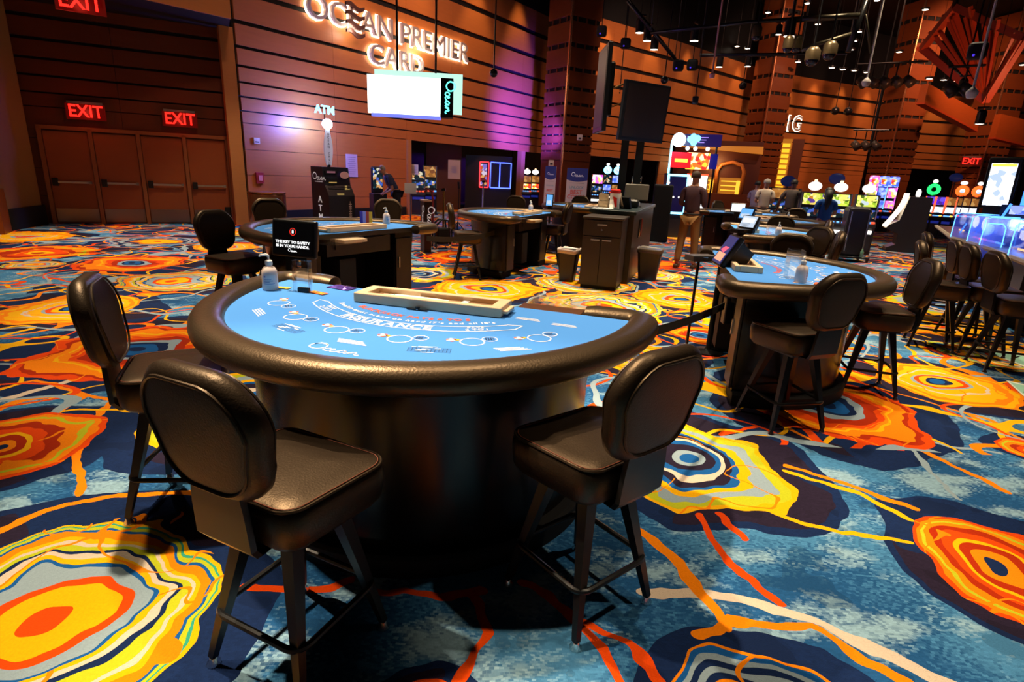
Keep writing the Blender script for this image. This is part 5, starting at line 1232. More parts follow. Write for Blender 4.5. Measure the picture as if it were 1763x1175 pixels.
def slot_machine(p, yaw, label, w=.62, h=1.55, main=None, top=None, topper='oval', tcol=None, deck=None, trim=None, group=None, tall=0):
    """front faces local -y"""
    r = empty('slot_machine', (p.x, p.y, 0), yaw, label, 'slot machine', group)
    mb = MB(); mb.loft([[(x, y, z) for y, z in ((-.34, .0), (-.34, .62), (-.42, .70), (-.40, .78), (-.16, .84), (-.10, h), (.30, h), (.30, 0))] for x in (-w / 2, w / 2)][::-1], True, True); mb.build('cabinet', SLB, r)
    mb = MB(); mb.box((0, -.345, .30), (w * .86, .01, .42)); mb.build('belly_panel', mat('belly_glass', (.02, .02, .03), .15), r)
    mb = MB(); mb.box((0, -.36, .575), (w * .8, .02, .09)); mb.build('belly_light', TOPW if w > .5 else mat('dark_strip', (.03, .02, .05), .3, emit='#2030a0', es=.5), r)
    hh = (h - .90) 
    mb = MB(); mb.box((0, -.145, .90 + hh * .20), (w * .82, .03, hh * .34), rx=-.06); mb.build('lower_screen', main if topper in ('square', 'wheel') or w < .5 else S_DIM, r)
    mb = MB(); mb.box((0, -.125, .90 + hh * .73), (w * .82, .03, hh * .46), rx=-.04); mb.build('upper_screen', top or S_GOLD, r)
    mb = MB(); 
    for k in range(4): mb.rbox((-w * .3 + k * w * .2, -.30, .815), (.06, .05, .03), .01)
    mb.mi = 1; mb.rbox((w * .38, -.33, .82), (.09, .07, .04), .015); mb.build('buttons', deck or [BTN, BTR], r)
    mb = MB()
    for s in (-1, 1): mb.box((s * w * .47, -.14, (.88 + h) / 2), (.03, .05, h - .9))
    mb.build('side_lights', trim or STEEL, r)
    if topper == 'oval':
        mb = MB(); mb.smooth = True; mb.sphere((0, .0, h + .15), .13, 20, 12, (1.2, .35, .85)); mb.build('oval_topper', tcol or TOPW, r, True)
        mb = MB(); mb.lathe([(.03, h + .25), (.04, h + .27), (.03, h + .31)], n=12); mb.build('candle', CANDLE, r)
    elif topper == 'wheel':
        mb = MB(); n = 24; vs = []
        for i in range(n):
            a = 2 * PI * i / n; vs += [(WR * math.cos(a), -.02, h + .24 + WR * math.sin(a)), (.09 * math.cos(a), -.02, h + .24 + .09 * math.sin(a)), (WR * math.cos(a), .06, h + .24 + WR * math.sin(a)), (.09 * math.cos(a), .06, h + .24 + .09 * math.sin(a))]
        for i in range(n):
            j = (i + 1) % n; mb.f += [(4 * i, 4 * j, 4 * j + 1, 4 * i + 1), (4 * i + 2, 4 * i + 3, 4 * j + 3, 4 * j + 2), (4 * i, 4 * i + 2, 4 * j + 2, 4 * j), (4 * i + 1, 4 * j + 1, 4 * j + 3, 4 * i + 3)]; mb.m += [0] * 4; mb.sm += [False] * 4
        mb.v = vs; mb.build('wheel_rim', tcol or BTR, r)
        mb = MB(); mb.smooth = True; mb.sphere((0, .02, h + .24), .08, 16, 10, (1, .3, 1)); mb.build('wheel_hub', S_WHITE if tcol is not BTNG else MATT, r)
        mb = MB(); mb.box((0, .02, h + .04), (.2, .08, .1)); mb.build('wheel_foot', SLB, r)
        mb = MB(); mb.smooth = True; mb.sphere((0, .02, h + .53), .085, 18, 10, (1.4 if tall else 1, .4, .8)); mb.build('crown_light', TOPW, r)
    elif topper == 'square':
        mb = MB(); mb.rbox((0, 0, h + .2), (w * .9, .12, .42), .05); mb.build('topper_frame', tcol or S_BLUE, r)
        mb = MB(); mb.rbox((0, -.07, h + .2), (w * .45, .03, .2), .02); mb.build('topper_picture', S_RED, r)
    return r
BTNG = glow('ring_green', '#20e060', 2.5); RINGO = glow('ring_orange', '#ff5a20', 2.6)
def face_cam(p, d=0): return yaw_to_cam(p) + d
# centre bank beside the woman in blue
bank = [(1388, 16.6, S_GOLD, S_GOLD, 'first of the gold-screened slot machines, left of the woman in blue'), (1432, 16.9, S_GREEN, S_GREEN, 'slot machine with a green-gold pyramid screen right of the woman in blue'), (1480, 17.6, S_GREEN, S_GREEN, 'slot machine with a green-gold screen behind the black kiosk')]
for u, rr, m1, m2, lb in bank:
    p = atr(u, 400, rr); o = slot_machine(p, face_cam(p, .10), lb, w=.56, h=1.50, main=mat('glass_black', (.01, .01, .01), .2) if False else m1, top=m2, group='gold-screened slot machines with oval toppers')
p = atr(1346, 360, 20.5); slot_machine(p, face_cam(p), 'slot machine with violet-edged screens behind the man in the grey shirt', w=.95, h=1.55, main=S_WHITE, top=S_AMBER, topper='none', group='gold-screened slot machines with oval toppers')
p = atr(1374, 330, 18.3); 
for (u, v, rr, lb) in ((1357, 312, 21.0, 'dark blue disc sign over the slots, left one'), (1441, 308, 21.0, 'dark blue disc sign over the slots, right one'), (1646, 306, 30.0, 'dark blue disc sign over the wheel slots')):
    p = atr(u, v, rr); r = empty('disc_sign', (p.x, p.y, 0), face_cam(p), lb, 'sign'); mb = MB(); mb.smooth = True; mb.sphere((0, 0, p.z), .20, 18, 10, (1.15, .3, .85)); mb.build('disc', mat('disc_navy', '#1a2458', .4, emit='#1a2458', es=.35), r)
    mb = MB(); mb.cyl((0, 0, 0), (0, 0, p.z - .15), .02, n=8); mb.build('mast', BLKMET, r)
# tall pink and blue trio
for i, (u, m, t, lb) in enumerate(((1490, S_GOLD, S_PINK, 'tall slot with a pink square topper, left of the blue one'), (1507, S_BLUE, S_BLUE, 'tall blue slot with a white beacon, middle of the trio'), (1524, S_PINK, S_BLUE, 'tall pink slot with a blue square topper, right of the trio'))):
    p = atr(u, 380, 27.5 + i * .30); slot_machine(p, face_cam(p, -.15), lb, w=.38, h=1.75, main=m, top=m, topper='square', tcol=t, trim=S_PINK if i != 1 else BTN, group='tall slot trio with square toppers')
# neon slots behind the khaki man
p = atr(1160, 372, 17.5)
r = empty('neon_slot_machine', (p.x, p.y, 0), face_cam(p, .25), 'slot machine framed in pale blue neon with a red title screen above', 'slot machine')
NEON = glow('neon_pale_blue', '#7fd8ff', 4)
mb = MB(); mb.box((0, .25, .9), (.62, .4, 1.8)); mb.build('cabinet', SLB, r)
mb = MB(); 
for s in (-1, 1): mb.box((s * .28, .02, 1.22), (.06, .04, 1.1))
for z in (.70, 1.76): mb.box((0, .02, z), (.60, .04, .06))
mb.build('neon_frame', NEON, r)
mb = MB(); mb.box((0, .03, 1.22), (.50, .02, 1.0)); mb.mi = 1; [mb.sphere((x, .01, 1.15), .028, 8, 6) for x in (-.08, .08)]; mb.build('dark_screen', [mat('screen_violet', '#14102a', .2, emit='#1c1440', es=.5), TOPW], r)
mb = MB(); mb.box((.02, .1, 2.18), (.56, .1, .42)); mb.build('red_title_screen', glow('title_red', '#e01414', 1.6), r)
mb = MB(); mb.box((.02, .045, 2.17), (.36, .01, .09)); mb.build('title_glyphs', glow('title_gold', '#ffd040', 2.5), r)
mb = MB(); mb.smooth = True; mb.sphere((-.10, .1, 2.72), .19, 18, 12); mb.build('round_topper', glow('topper_icy', '#d8f0ff', 9), r)
mb = MB(); mb.box((-.28, .12, 2.2), (.05, .05, 1.0)); mb.build('light_tube', NEON, r)
mb = MB()
for x, z in ((.22, 2.75), (.32, 2.66), (.42, 2.78), (.30, 2.82)): mb.sphere((x, .1, z), .09, 12, 8, (1, .5, 1))
mb.build('cluster_topper', glow('topper_cyan', '#60d0ff', 4), r)
point(Vector((p.x - .1, p.y - .3, 2.7)), 30, (.25, .35, 1), .15, 'topper_glow')
p = atr(1192, 372, 17.9)
r = empty('neon_slot_machine', (p.x, p.y, 0), face_cam(p, .1), 'slot machine with blazing white and orange screens beside the khaki man', 'slot machine')
mb = MB(); mb.box((0, .25, .9), (.62, .4, 1.8)); mb.build('cabinet', SLB, r)
mb = MB(); mb.box((0, .04, 1.25), (.56, .02, 1.05)); mb.build('main_screen', screen_mat('screen_blaze', ['#ffffff', '#ffe8e0', '#fff4d0', '#ffffff', '#ffb050'], 6, 3.2), r)
mb = MB(); mb.box((-.05, .1, 2.18), (.64, .1, .46)); mb.build('upper_screen', S_RED, r)
mb = MB(); mb.box((0, .06, 1.80), (.6, .05, .05)); mb.build('red_bar', BTR, r)
mb = MB(); [mb.sphere((x, .1, 2.52), .06, 10, 7) for x in (-.38, -.16, .18)]; mb.build('bulbs', TOPW, r)
p = atr(1222, 330, 18.5)
r = empty('hanging_screen', (p.x, p.y, 0), face_cam(p), 'dark menu screens on a mast above the neon slots', 'screen')
mb = MB(); mb.box((-.42, 0, 2.78), (1.1, .08, .34)); mb.build('upper_menu_screen', mat('menu_violet', '#18103a', .3, emit='#2a1a60', es=.6), r)
mb = MB(); [mb.box((-.55, -.045, 2.86 - k * .07), (.6 - .1 * k, .01, .02)) for k in range(3)]; mb.build('menu_lines', glow('menu_lines', '#b090ff', 1.2), r)
mb = MB(); mb.box((-.12, 0, 2.2), (.42, .08, .42)); mb.build('lower_screen', mat('navy_screen', '#0a0c30', .3, emit='#1a22a0', es=.5), r)
mb = MB(); mb.cyl((.02, .1, 0), (.02, .1, 2.9), .03, n=8); mb.build('mast', BLKMET, r)
p = atr(1137, 372, 16.0); r = empty('black_speaker_case', (p.x, p.y, 0), face_cam(p), 'tall black case left of the pale blue neon slot', 'case'); mb = MB(); mb.rbox((0, 0, .75), (.5, .4, 1.5), .05); mb.build('case_body', MATT, r); mb = MB(); mb.sphere((.1, -.05, 1.55), .04, 10, 8); mb.build('lamp', TOPW, r)
# black kiosk with bottle
p = at(1464, 424); p = p * (15.6 / p.length)
r = empty('rolling_kiosk', p, face_cam(p, .35), 'tall black rounded kiosk on a wide foot, a small bottle on its foot', 'kiosk')
mb = MB(); mb.rbox((0, 0, .66), (.50, .42, 1.16), .10); mb.build('body', SLB, r)
mb = MB(); [mb.box((x, -.215, .68), (.02, .012, .9)) for x in (-.19, .19)]; mb.build('side_strips', STEEL, r)
mb = MB(); mb.rbox((0, 0, .10), (.72, .60, .05), .02); mb.build('foot_plate', BLKMET, r)
for sx in (-1, 1):
    for sy in (-1, 1): mb = MB(); mb.box((sx * .32, sy * .26, .05), (.04, .05, .10)); mb.build('caster', BLKMET, r)
q = p + Vector((.10, -.34, .125)); mb = MB(); mb.smooth = True; mb.lathe([(.001, 0), (.035, 0), (.036, .12), (.012, .17), (.012, .19)], n=12); o = mb.build('small_bottle', mat('green_white', '#7ab090', .4)); o.location = q; tag(o, 'small green and white bottle standing on the black kiosk foot', 'bottle')
# curved-screen slots seen from the side
p = atr(1572, 372, 19.5)
r = empty('curved_slot_machine', (p.x, p.y, 0), face_cam(p, -1.42), 'slot machine seen side-on with a bright curved screen edge', 'slot machine')
mb = MB(); mb.loft([[(x, y, z) for y, z in ((-.5, 0), (-.5, .1), (-.3, .2), (-.3, .5), (-.62, .62), (-.55, .72), (-.34, .85), (-.22, 1.5), (.3, 1.5), (.3, 0))] for x in (-.35, .35)][::-1], True, True); mb.build('cabinet', SLB, r)
mb = MB(); n = 10; mb.loft([[(x, -.64 + .36 * math.sin(PI * .5 * i / n) , .66 + .92 * i / n) for i in range(n + 1)] + [(x, -.60 + .36 * math.sin(PI * .5 * i / n), .66 + .92 * i / n) for i in range(n, -1, -1)] for x in (-.36, .30)], True, True); mb.build('curved_screen', glow('curve_white', '#ffe6c0', 3.5), r)
mb = MB(); mb.lathe([(.04, 1.5), (.06, 1.54), (.06, 1.64), (.03, 1.70)], n=12); mb.build('candle', TOPW, r)
# red-lit trio and amber trio with wheels over them
RBOX = [(1594, 'first red-edged slot of the wheel row'), (1612, 'second red-edged slot of the wheel row'), (1631, 'third slot of the wheel row, grey screen')]
for i, (u, lb) in enumerate(RBOX):
    p = atr(u, 380, 27.0); slot_machine(p, face_cam(p, -.12), lb, w=.31, h=1.50, main=S_WHITE, top=(screen_mat('screen_violet_mix', ['#5020d0', '#6a50e0', '#4a2a90', '#8a70c0'], 7, 1.2) if i < 2 else S_AMBER), topper='wheel' if i == 0 else 'none', tcol=BTNG, trim=BTR, deck=[BTN, BTG], group='wheel-topped slot row at right')
for i, (u, lb) in enumerate(((1643, 'slot with a big orange wheel and white oval crown'), (1657, 'amber-screened slot between two wheels'), (1671, 'amber-screened slot under the right wheel'))):
    p = atr(u, 380, 28.2); slot_machine(p, face_cam(p, -.12), lb, w=.26, h=1.50, main=S_WHITE, top=S_AMBER, topper='wheel' if i != 1 else 'none', tcol=RINGO, trim=mat('lilac_edge', '#5a4a90', .4), group='wheel-topped slot row at right', tall=(i == 0))
# tall lit vertical display and neighbours
p = atr(1716, 340, 14.2)
r = empty('tall_video_display', (p.x, p.y, 0), face_cam(p, -.20), 'tall leaning video display with white and yellow picture at right', 'display')
mb = MB(); mb.M = Matrix.Translation((0, 0, 1.86)) @ Matrix.Rotation(.10, 4, 'X'); mb.rbox((0, 0, 0), (.50, .08, .92), .02); mb.build('frame', BLACK, r)
mb = MB(); mb.M = Matrix.Translation((0, 0, 1.86)) @ Matrix.Rotation(.10, 4, 'X'); mb.box((0, -.045, -.02), (.38, .01, .76)); mb.mi = 1; mb.box((0, -.052, .33), (.36, .01, .05)); mb.build('screen', [S_WHITE, glow('title_yellow', '#ffe040', 2.4)], r)
mb = MB(); mb.box((0, .05, .72), (.30, .2, 1.44)); mb.build('stand', SLB, r)
mb = MB(); mb.add([(-.18 + .05 * math.cos(a), -.11, 1.14 + .11 * math.sin(a)) for a in [2 * PI * i / 10 for i in range(10)]], [tuple(range(10))]); mb.add([(-.03 + .06 * math.cos(a), -.11, 1.12 + .13 * math.sin(a)) for a in [2 * PI * i / 10 for i in range(10)]], [tuple(range(10))]); mb.build('white_shapes', TOPW, r)
NB = glow('neon_blue_tube', '#3a7aff', 3)
mb = MB(); mb.smooth = True; mb.tube([(-.42, -.2, .75), (-.30, -.2, 1.10)], .014, 6); mb.tube([(.12, -.25, 1.03), (.20, -.25, 1.01), (.24, -.25, .93), (.24, -.25, .85)], .014, 6); mb.build('blue_tubes', NB, r)
p = atr(1752, 372, 13.0)
r = empty('wide_slot_machine', (p.x, p.y, 0), face_cam(p, -.1), 'wide slot machine cut by the right edge, with a blue tube and white glyphs', 'slot machine')
mb = MB(); mb.box((.1, .25, .75), (.70, .5, 1.5)); mb.build('cabinet', SLB, r)
mb = MB(); mb.box((.14, -.01, 1.42), (.52, .02, .14)); mb.build('lilac_screen', S_BLUE, r)
mb = MB(); mb.box((.08, -.01, 1.20), (.30, .02, .13)); mb.box((.06, -.01, 1.10), (.05, .02, .06)); mb.mi = 1; mb.box((.06, -.025, 1.19), (.02, .01, .09)); mb.box((.13, -.025, 1.19), (.02, .01, .09)); mb.mi = 0; mb.box((.22, -.08, 1.02), (.22, .02, .16)); mb.build('white_glyphs', [TOPW, MATT], r)
mb = MB(); mb.smooth = True; mb.tube([(-.23, -.05, .86), (-.22, -.06, 1.2), (-.12, -.05, 1.52)], .02, 6); mb.build('blue_tube', NB, r)
mb = MB(); mb.box((.02, .2, 1.62), (.1, .06, .24)); mb.build('blue_prism', NB, r); mb = MB(); mb.sphere((.08, .2, 1.80), .07, 10, 8); mb.sphere((.26, .2, 1.80), .07, 10, 8); mb.build('beacons', TOPW, r)
point((p.x - .5, p.y - .8, 1.2), 8, (.2, .35, 1), .1, 'tube_glow')
# blue-lit electronic table with acrylic dividers
ta_ = at(1668, 418, .92); tb_ = at(1800, 455, .92)
dv = (tb_ - ta_); yw = math.atan2(dv.y, dv.x)
r = empty('terminal_table', (ta_.x, ta_.y, 0), yw, 'long dark electronic gaming table with pale edge and clear blue-lit dividers', 'table')
def tl(u, v, z): 
    q = at(u, v, z); dx, dy = q.x - ta_.x, q.y - ta_.y; return (dx * math.cos(yw) + dy * math.sin(yw), -dx * math.sin(yw) + dy * math.cos(yw), z)
EDGE = [tl(1612, 388, .92)[:2], tl(1640, 408, .92)[:2], tl(1668, 416, .92)[:2], tl(1690, 422, .92)[:2], tl(1740, 440, .92)[:2], tl(1800, 462, .92)[:2]]
back = [(x, y + .95) for x, y in EDGE]
cc = [(EDGE + back[::-1])]
ol = EDGE + back[::-1]
if sum((ol[i][0] - ol[i - 1][0]) * (ol[i][1] + ol[i - 1][1]) for i in range(len(ol))) > 0: ol = ol[::-1]
mb = MB(); mb.poly(ol, .86, .92); mb.build('table_slab', SLB, r)
mb = MB(); mb.tube([(x, y, .90) for x, y in EDGE], .035, 6); mb.build('pale_edge', mat('pale_edge_trim', '#8a8070', .4), r)
cx_ = sum(p[0] for p in ol) / len(ol); cy_ = sum(p[1] for p in ol) / len(ol)
mb = MB(); mb.poly([(cx_ + (x - cx_) * .62, cy_ + (y - cy_) * .62) for x, y in ol], 0, .86); mb.build('pedestal', SLB, r)
ACB = mat('blue_edge_acrylic', (.45, .62, 1), .08, 0, .5, trans=.6, alpha=.30, emit='#2a50ff', es=.35)
ACE = glow('acrylic_edge_blue', '#5aa8ff', 3)
for i, (x, y) in enumerate(EDGE[1:-1]):
    mb = MB(); mb.box((x, y + .28, 1.12), (.008, .60, .40)); d = mb.build('divider', ACB, r)
    mb = MB(); mb.smooth = True; mb.tube([(x, y - .03, .92), (x, y - .03, 1.30), (x, y + .04, 1.33), (x, y + .56, 1.33)], .007, 5); mb.build('lit_edge', ACE, d)
for i, (a, b) in enumerate(zip(EDGE[:-1], EDGE[1:])):
    mb = MB(); mb.rbox(((a[0] + b[0]) / 2, (a[1] + b[1]) / 2 + .42, .97), (.34, .20, .09), .02, rx=.5); tmn = mb.build('player_terminal', BLKMET, r)
    mb = MB(); [mb.rbox(((a[0] + b[0]) / 2 - .1 + k * .1, (a[1] + b[1]) / 2 + .30, .945), (.06, .03, .03), .008) for k in range(3)]; mb.build('lit_buttons', [BTG, BTR, BTN][i % 3], tmn)
p = at(1707, 418, .98)
r = empty('hanging_divider', (p.x, p.y, 0), math.radians(-20), 'clear curved blue-edged divider panel standing off the terminal table', 'divider')
mb = MB(); mb.box((0, 0, .98), (.24, .01, .55)); mb.build('panel', ACB, r); mb = MB(); mb.smooth = True; mb.tube([(.12, 0, .70), (.13, 0, 1.0), (.12, 0, 1.20), (.08, 0, 1.25), (-.1, 0, 1.25)], .008, 5); mb.build('lit_edge', ACE, r)
mb = MB(); mb.cyl((0, .02, 0), (0, .02, .72), .02, n=8); mb.build('support', BLKMET, r)
point((p.x + .2, p.y + .5, 1.15), 6, (.15, .25, 1), .1, 'divider_glow')
# slots seen through the openings
def far_slot(u, v, rr, lb, main, top, dy=0, **k):
    p = atr(u, v, rr); slot_machine(p, face_cam(p, dy), lb, main=main, top=top, group='slots seen through the wall openings', **k)
far_slot(720, 330, 21.1, 'dim slot with a row of red lights behind the left glass', S_DIM, S_DIM, topper='none', h=1.5, deck=[BTR, BTR], w=.5)
far_slot(740, 330, 21.7, 'dim slot beside it, white specks over its screen', S_DIM, S_AMBER, topper='none', h=1.7, deck=[BTR, BTN], w=.5)
p = atr(840, 330, 24.2)
r = empty('neon_frame_machine', (p.x, p.y, 0), face_cam(p), 'dark machine outlined by blue and red neon rectangles in the opening', 'slot machine')
mb = MB(); mb.box((0, .3, 1.1), (1.9, .4, 2.2)); mb.build('cabinet', SLB, r)
def rect(mb, x0, x1, z0, z1, t=.04):
    for c, d in ((((x0 + x1) / 2, 0, z0), (x1 - x0, .03, t)), (((x0 + x1) / 2, 0, z1), (x1 - x0, .03, t)), ((x0, 0, (z0 + z1) / 2), (t, .03, z1 - z0)), ((x1, 0, (z0 + z1) / 2), (t, .03, z1 - z0))): mb.box(c, d)
mb = MB(); rect(mb, .08, .46, .95, 1.95); rect(mb, .46, .92, .95, 1.95); mb.build('blue_neon', glow('neon_royal', '#4a60ff', 4), r)
mb = MB(); rect(mb, -.36, .0, .95, 1.95); mb.build('red_neon', glow('neon_red', '#ff2a30', 3.5), r)
mb = MB(); mb.box((-.2, .02, 1.45), (.26, .02, .85)); mb.build('figured_screen', screen_mat('screen_figured', ['#d8c8e0', '#c06030', '#8070d0', '#e0a060', '#6a1a18'], 9, 1.0), r)
for u, v, rr, lb in ((906, 330, 26.6, 'slot with warm lit reels left of the posters'), (920, 330, 27.4, 'slot with orange reels right behind the left banner')):
    far_slot(u, v, rr, lb, S_RED, S_AMBER, topper='oval', h=1.5, w=.45)
for i, (u, rr, lb) in enumerate(((1027, 26.6, 'slot with a bright white curved edge beside the column'), (1043, 31.5, 'slot with a blue ring topper behind the podium'), (1060, 32.0, 'slot with a violet ring topper beside the pylon posts'), (1094, 33.0, 'slot with a gold screen right of the pylon posts'))):
    far_slot(u, 330, rr, lb, [S_WHITE, S_BLUE, S_AMBER, S_GOLD][i], [S_PINK, S_DIM, S_BLUE, S_DIM][i], topper='wheel' if i in (1, 2) else 'none', tcol=NEON, h=1.7, w=.55)
for (u, v, rr, lb) in ((713, 292, 20.9, 'white paper taped inside the left glass'), (782, 292, 21.3, 'pale notice on the brown panel in the opening')):
    p = atr(u, v, rr); r = empty('taped_notice', p, face_cam(p, -.3), lb, 'notice'); mb = MB(); mb.box((0, 0, 0), (.30 if u < 750 else .46, .01, .34 if u < 750 else .66)); mb.build('sheet', mat('notice_tan', '#b89a78', .8) if u > 750 else PAPER, r); lines(8, mat('faint_ink', '#8d7c96', .8))(r, .3, .3, -.006)
# cashier cage with golden windows, glowing ledge and carved arches
CG = wood('carved_wood', '#9a5a24', .3, .4)
c0_ = atr(1226, 330, 34.5); cy_aw = face_cam(c0_, .0)
r = empty('cashier_cage', (c0_.x, c0_.y, 0), cy_aw, 'recessed cashier cage with two golden barred windows under carved wooden arches', 'cage')
mb = MB(); mb.box((0, .5, 1.9), (4.6, .2, 3.8)); mb.build('rear_wall', mat('cage_brown', '#4a1e0e', .5), r)
GOLD_ = glow('cage_gold', '#ffb030', 1.7); GOLD2 = glow('cage_gold_deep', '#b86a10', .9)
for i, x in enumerate((-.55, .85)):
    mb = MB(); mb.box((x, .35, 1.36), (1.1, .04, 1.0)); w_ = mb.build('cage_window', GOLD2, r)
    mb = MB(); [mb.box((x - .05, .31, .95 + k * .24), (.8, .04, .06)) for k in range(4)]; mb.build('window_bars', GOLD_, w_)
    mb = MB(); mb.rbox((x + .45, .30, 1.3), (.2, .12, .85), .05); mb.build('lit_pillar', GOLD_, w_)
    mb = MB(); mb.smooth = True; mb.tube([(x - .75, .2, .9), (x - .75, .2, 2.2), (x - .55, .2, 2.55), (x, .2, 2.7), (x + .5, .2, 2.55), (x + .66, .2, 2.2), (x + .66, .2, .9)], .10, 8); mb.build('carved_arch', CG, r)
mb = MB(); mb.add([(-2.2, -.1, 3.42), (2.3, -.1, 3.15), (2.3, .4, 3.55), (-2.2, .4, 3.50)], [(0, 1, 2, 3)]); mb.add([(-2.2, -.1, 3.40), (2.3, -.1, 3.13), (2.3, .4, 3.53), (-2.2, .4, 3.48)], [(3, 2, 1, 0)]); mb.build('glowing_cove', glow('cove_amber', '#c8701c', .9), r)
mb = MB(); mb.box((0, .05, .5), (4.4, .3, 1.0)); mb.build('counter', wood('cage_counter', '#5a2a10', .2), r)
point(Vector((c0_.x, c0_.y, 2.6)) - Vector((math.sin(math.atan2(c0_.x, c0_.y)), math.cos(math.atan2(c0_.x, c0_.y)), 0)) * .5, 120, (1, .55, .2), .3, 'cage_glow')
# amber lit recess and lit numerals on the curved wall
p = atr(1348, 285, 38.4)
r = empty('amber_light_column', (p.x, p.y, 0), face_cam(p), 'tall amber glowing slatted light column beside the second clad column', 'light column')
mb = MB(); mb.box((0, 0, 2.1), (.55, .2, 4.2)); mb.build('back_board', GOLD2, r)
mb = MB(); [mb.box((0, -.13, .25 + k * .30), (.40, .06, .2)) for k in range(13)]; mb.build('lit_slats', glow('slat_amber', '#ffa820', 1.8), r)
mb = MB(); mb.box((.62, 0, 2.1), (.6, .3, 4.2)); mb.build('dark_jamb', WOODD, r)
p = atr(1367, 214, 38.6)
r = empty('halo_numerals', p, face_cam(p, .3), 'small halo-lit numerals 1G on the curved wood wall', 'sign')
mb = MB(); text(mb, '1G', face(0, 0), size=1.2, ext=.05, sx=.62); mb.build('letters', LETF, r); mb = MB(); text(mb, '1G', face(0, 0, .09), size=1.2, ext=.004, off=.04, sx=.62); mb.build('halo_light', HALO, r)
# ------------------------------------------------------------------ people
SKIN = mat('skin', '#b07a5c', .55)
def skinned(name, joints, bones, m, parent, sub=2):
    """joints: name -> (xyz, radius); one smooth tapered surface grown over the bones"""
    ids = {k: i for i, k in enumerate(joints)}
    me = bpy.data.meshes.new(name); me.from_pydata([j[0] for j in joints.values()], [(ids[a], ids[b]) for a, b in bones], [])
    o = bpy.data.objects.new(name, me); COL.objects.link(o)
    md = o.modifiers.new('s', 'SKIN'); md.use_smooth_shade = True
    for i, j in enumerate(joints.values()):
        rr = j[1]; me.skin_vertices[0].data[i].radius = rr if isinstance(rr, tuple) else (rr, rr); me.skin_vertices[0].data[i].use_root = (i == 0)
    o.modifiers.new('d', 'SUBSURF').levels = sub
    dg = bpy.context.evaluated_depsgraph_get(); dg.update(); nm = bpy.data.meshes.new_from_object(o.evaluated_get(dg)); bpy.data.objects.remove(o); bpy.data.meshes.remove(me)
    nm.name = name; nm.materials.clear(); nm.materials.append(m); [setattr(p, 'use_smooth', True) for p in nm.polygons]
    r = bpy.data.objects.new(name, nm); COL.objects.link(r)
    if parent is not None: r.parent = parent
    return r
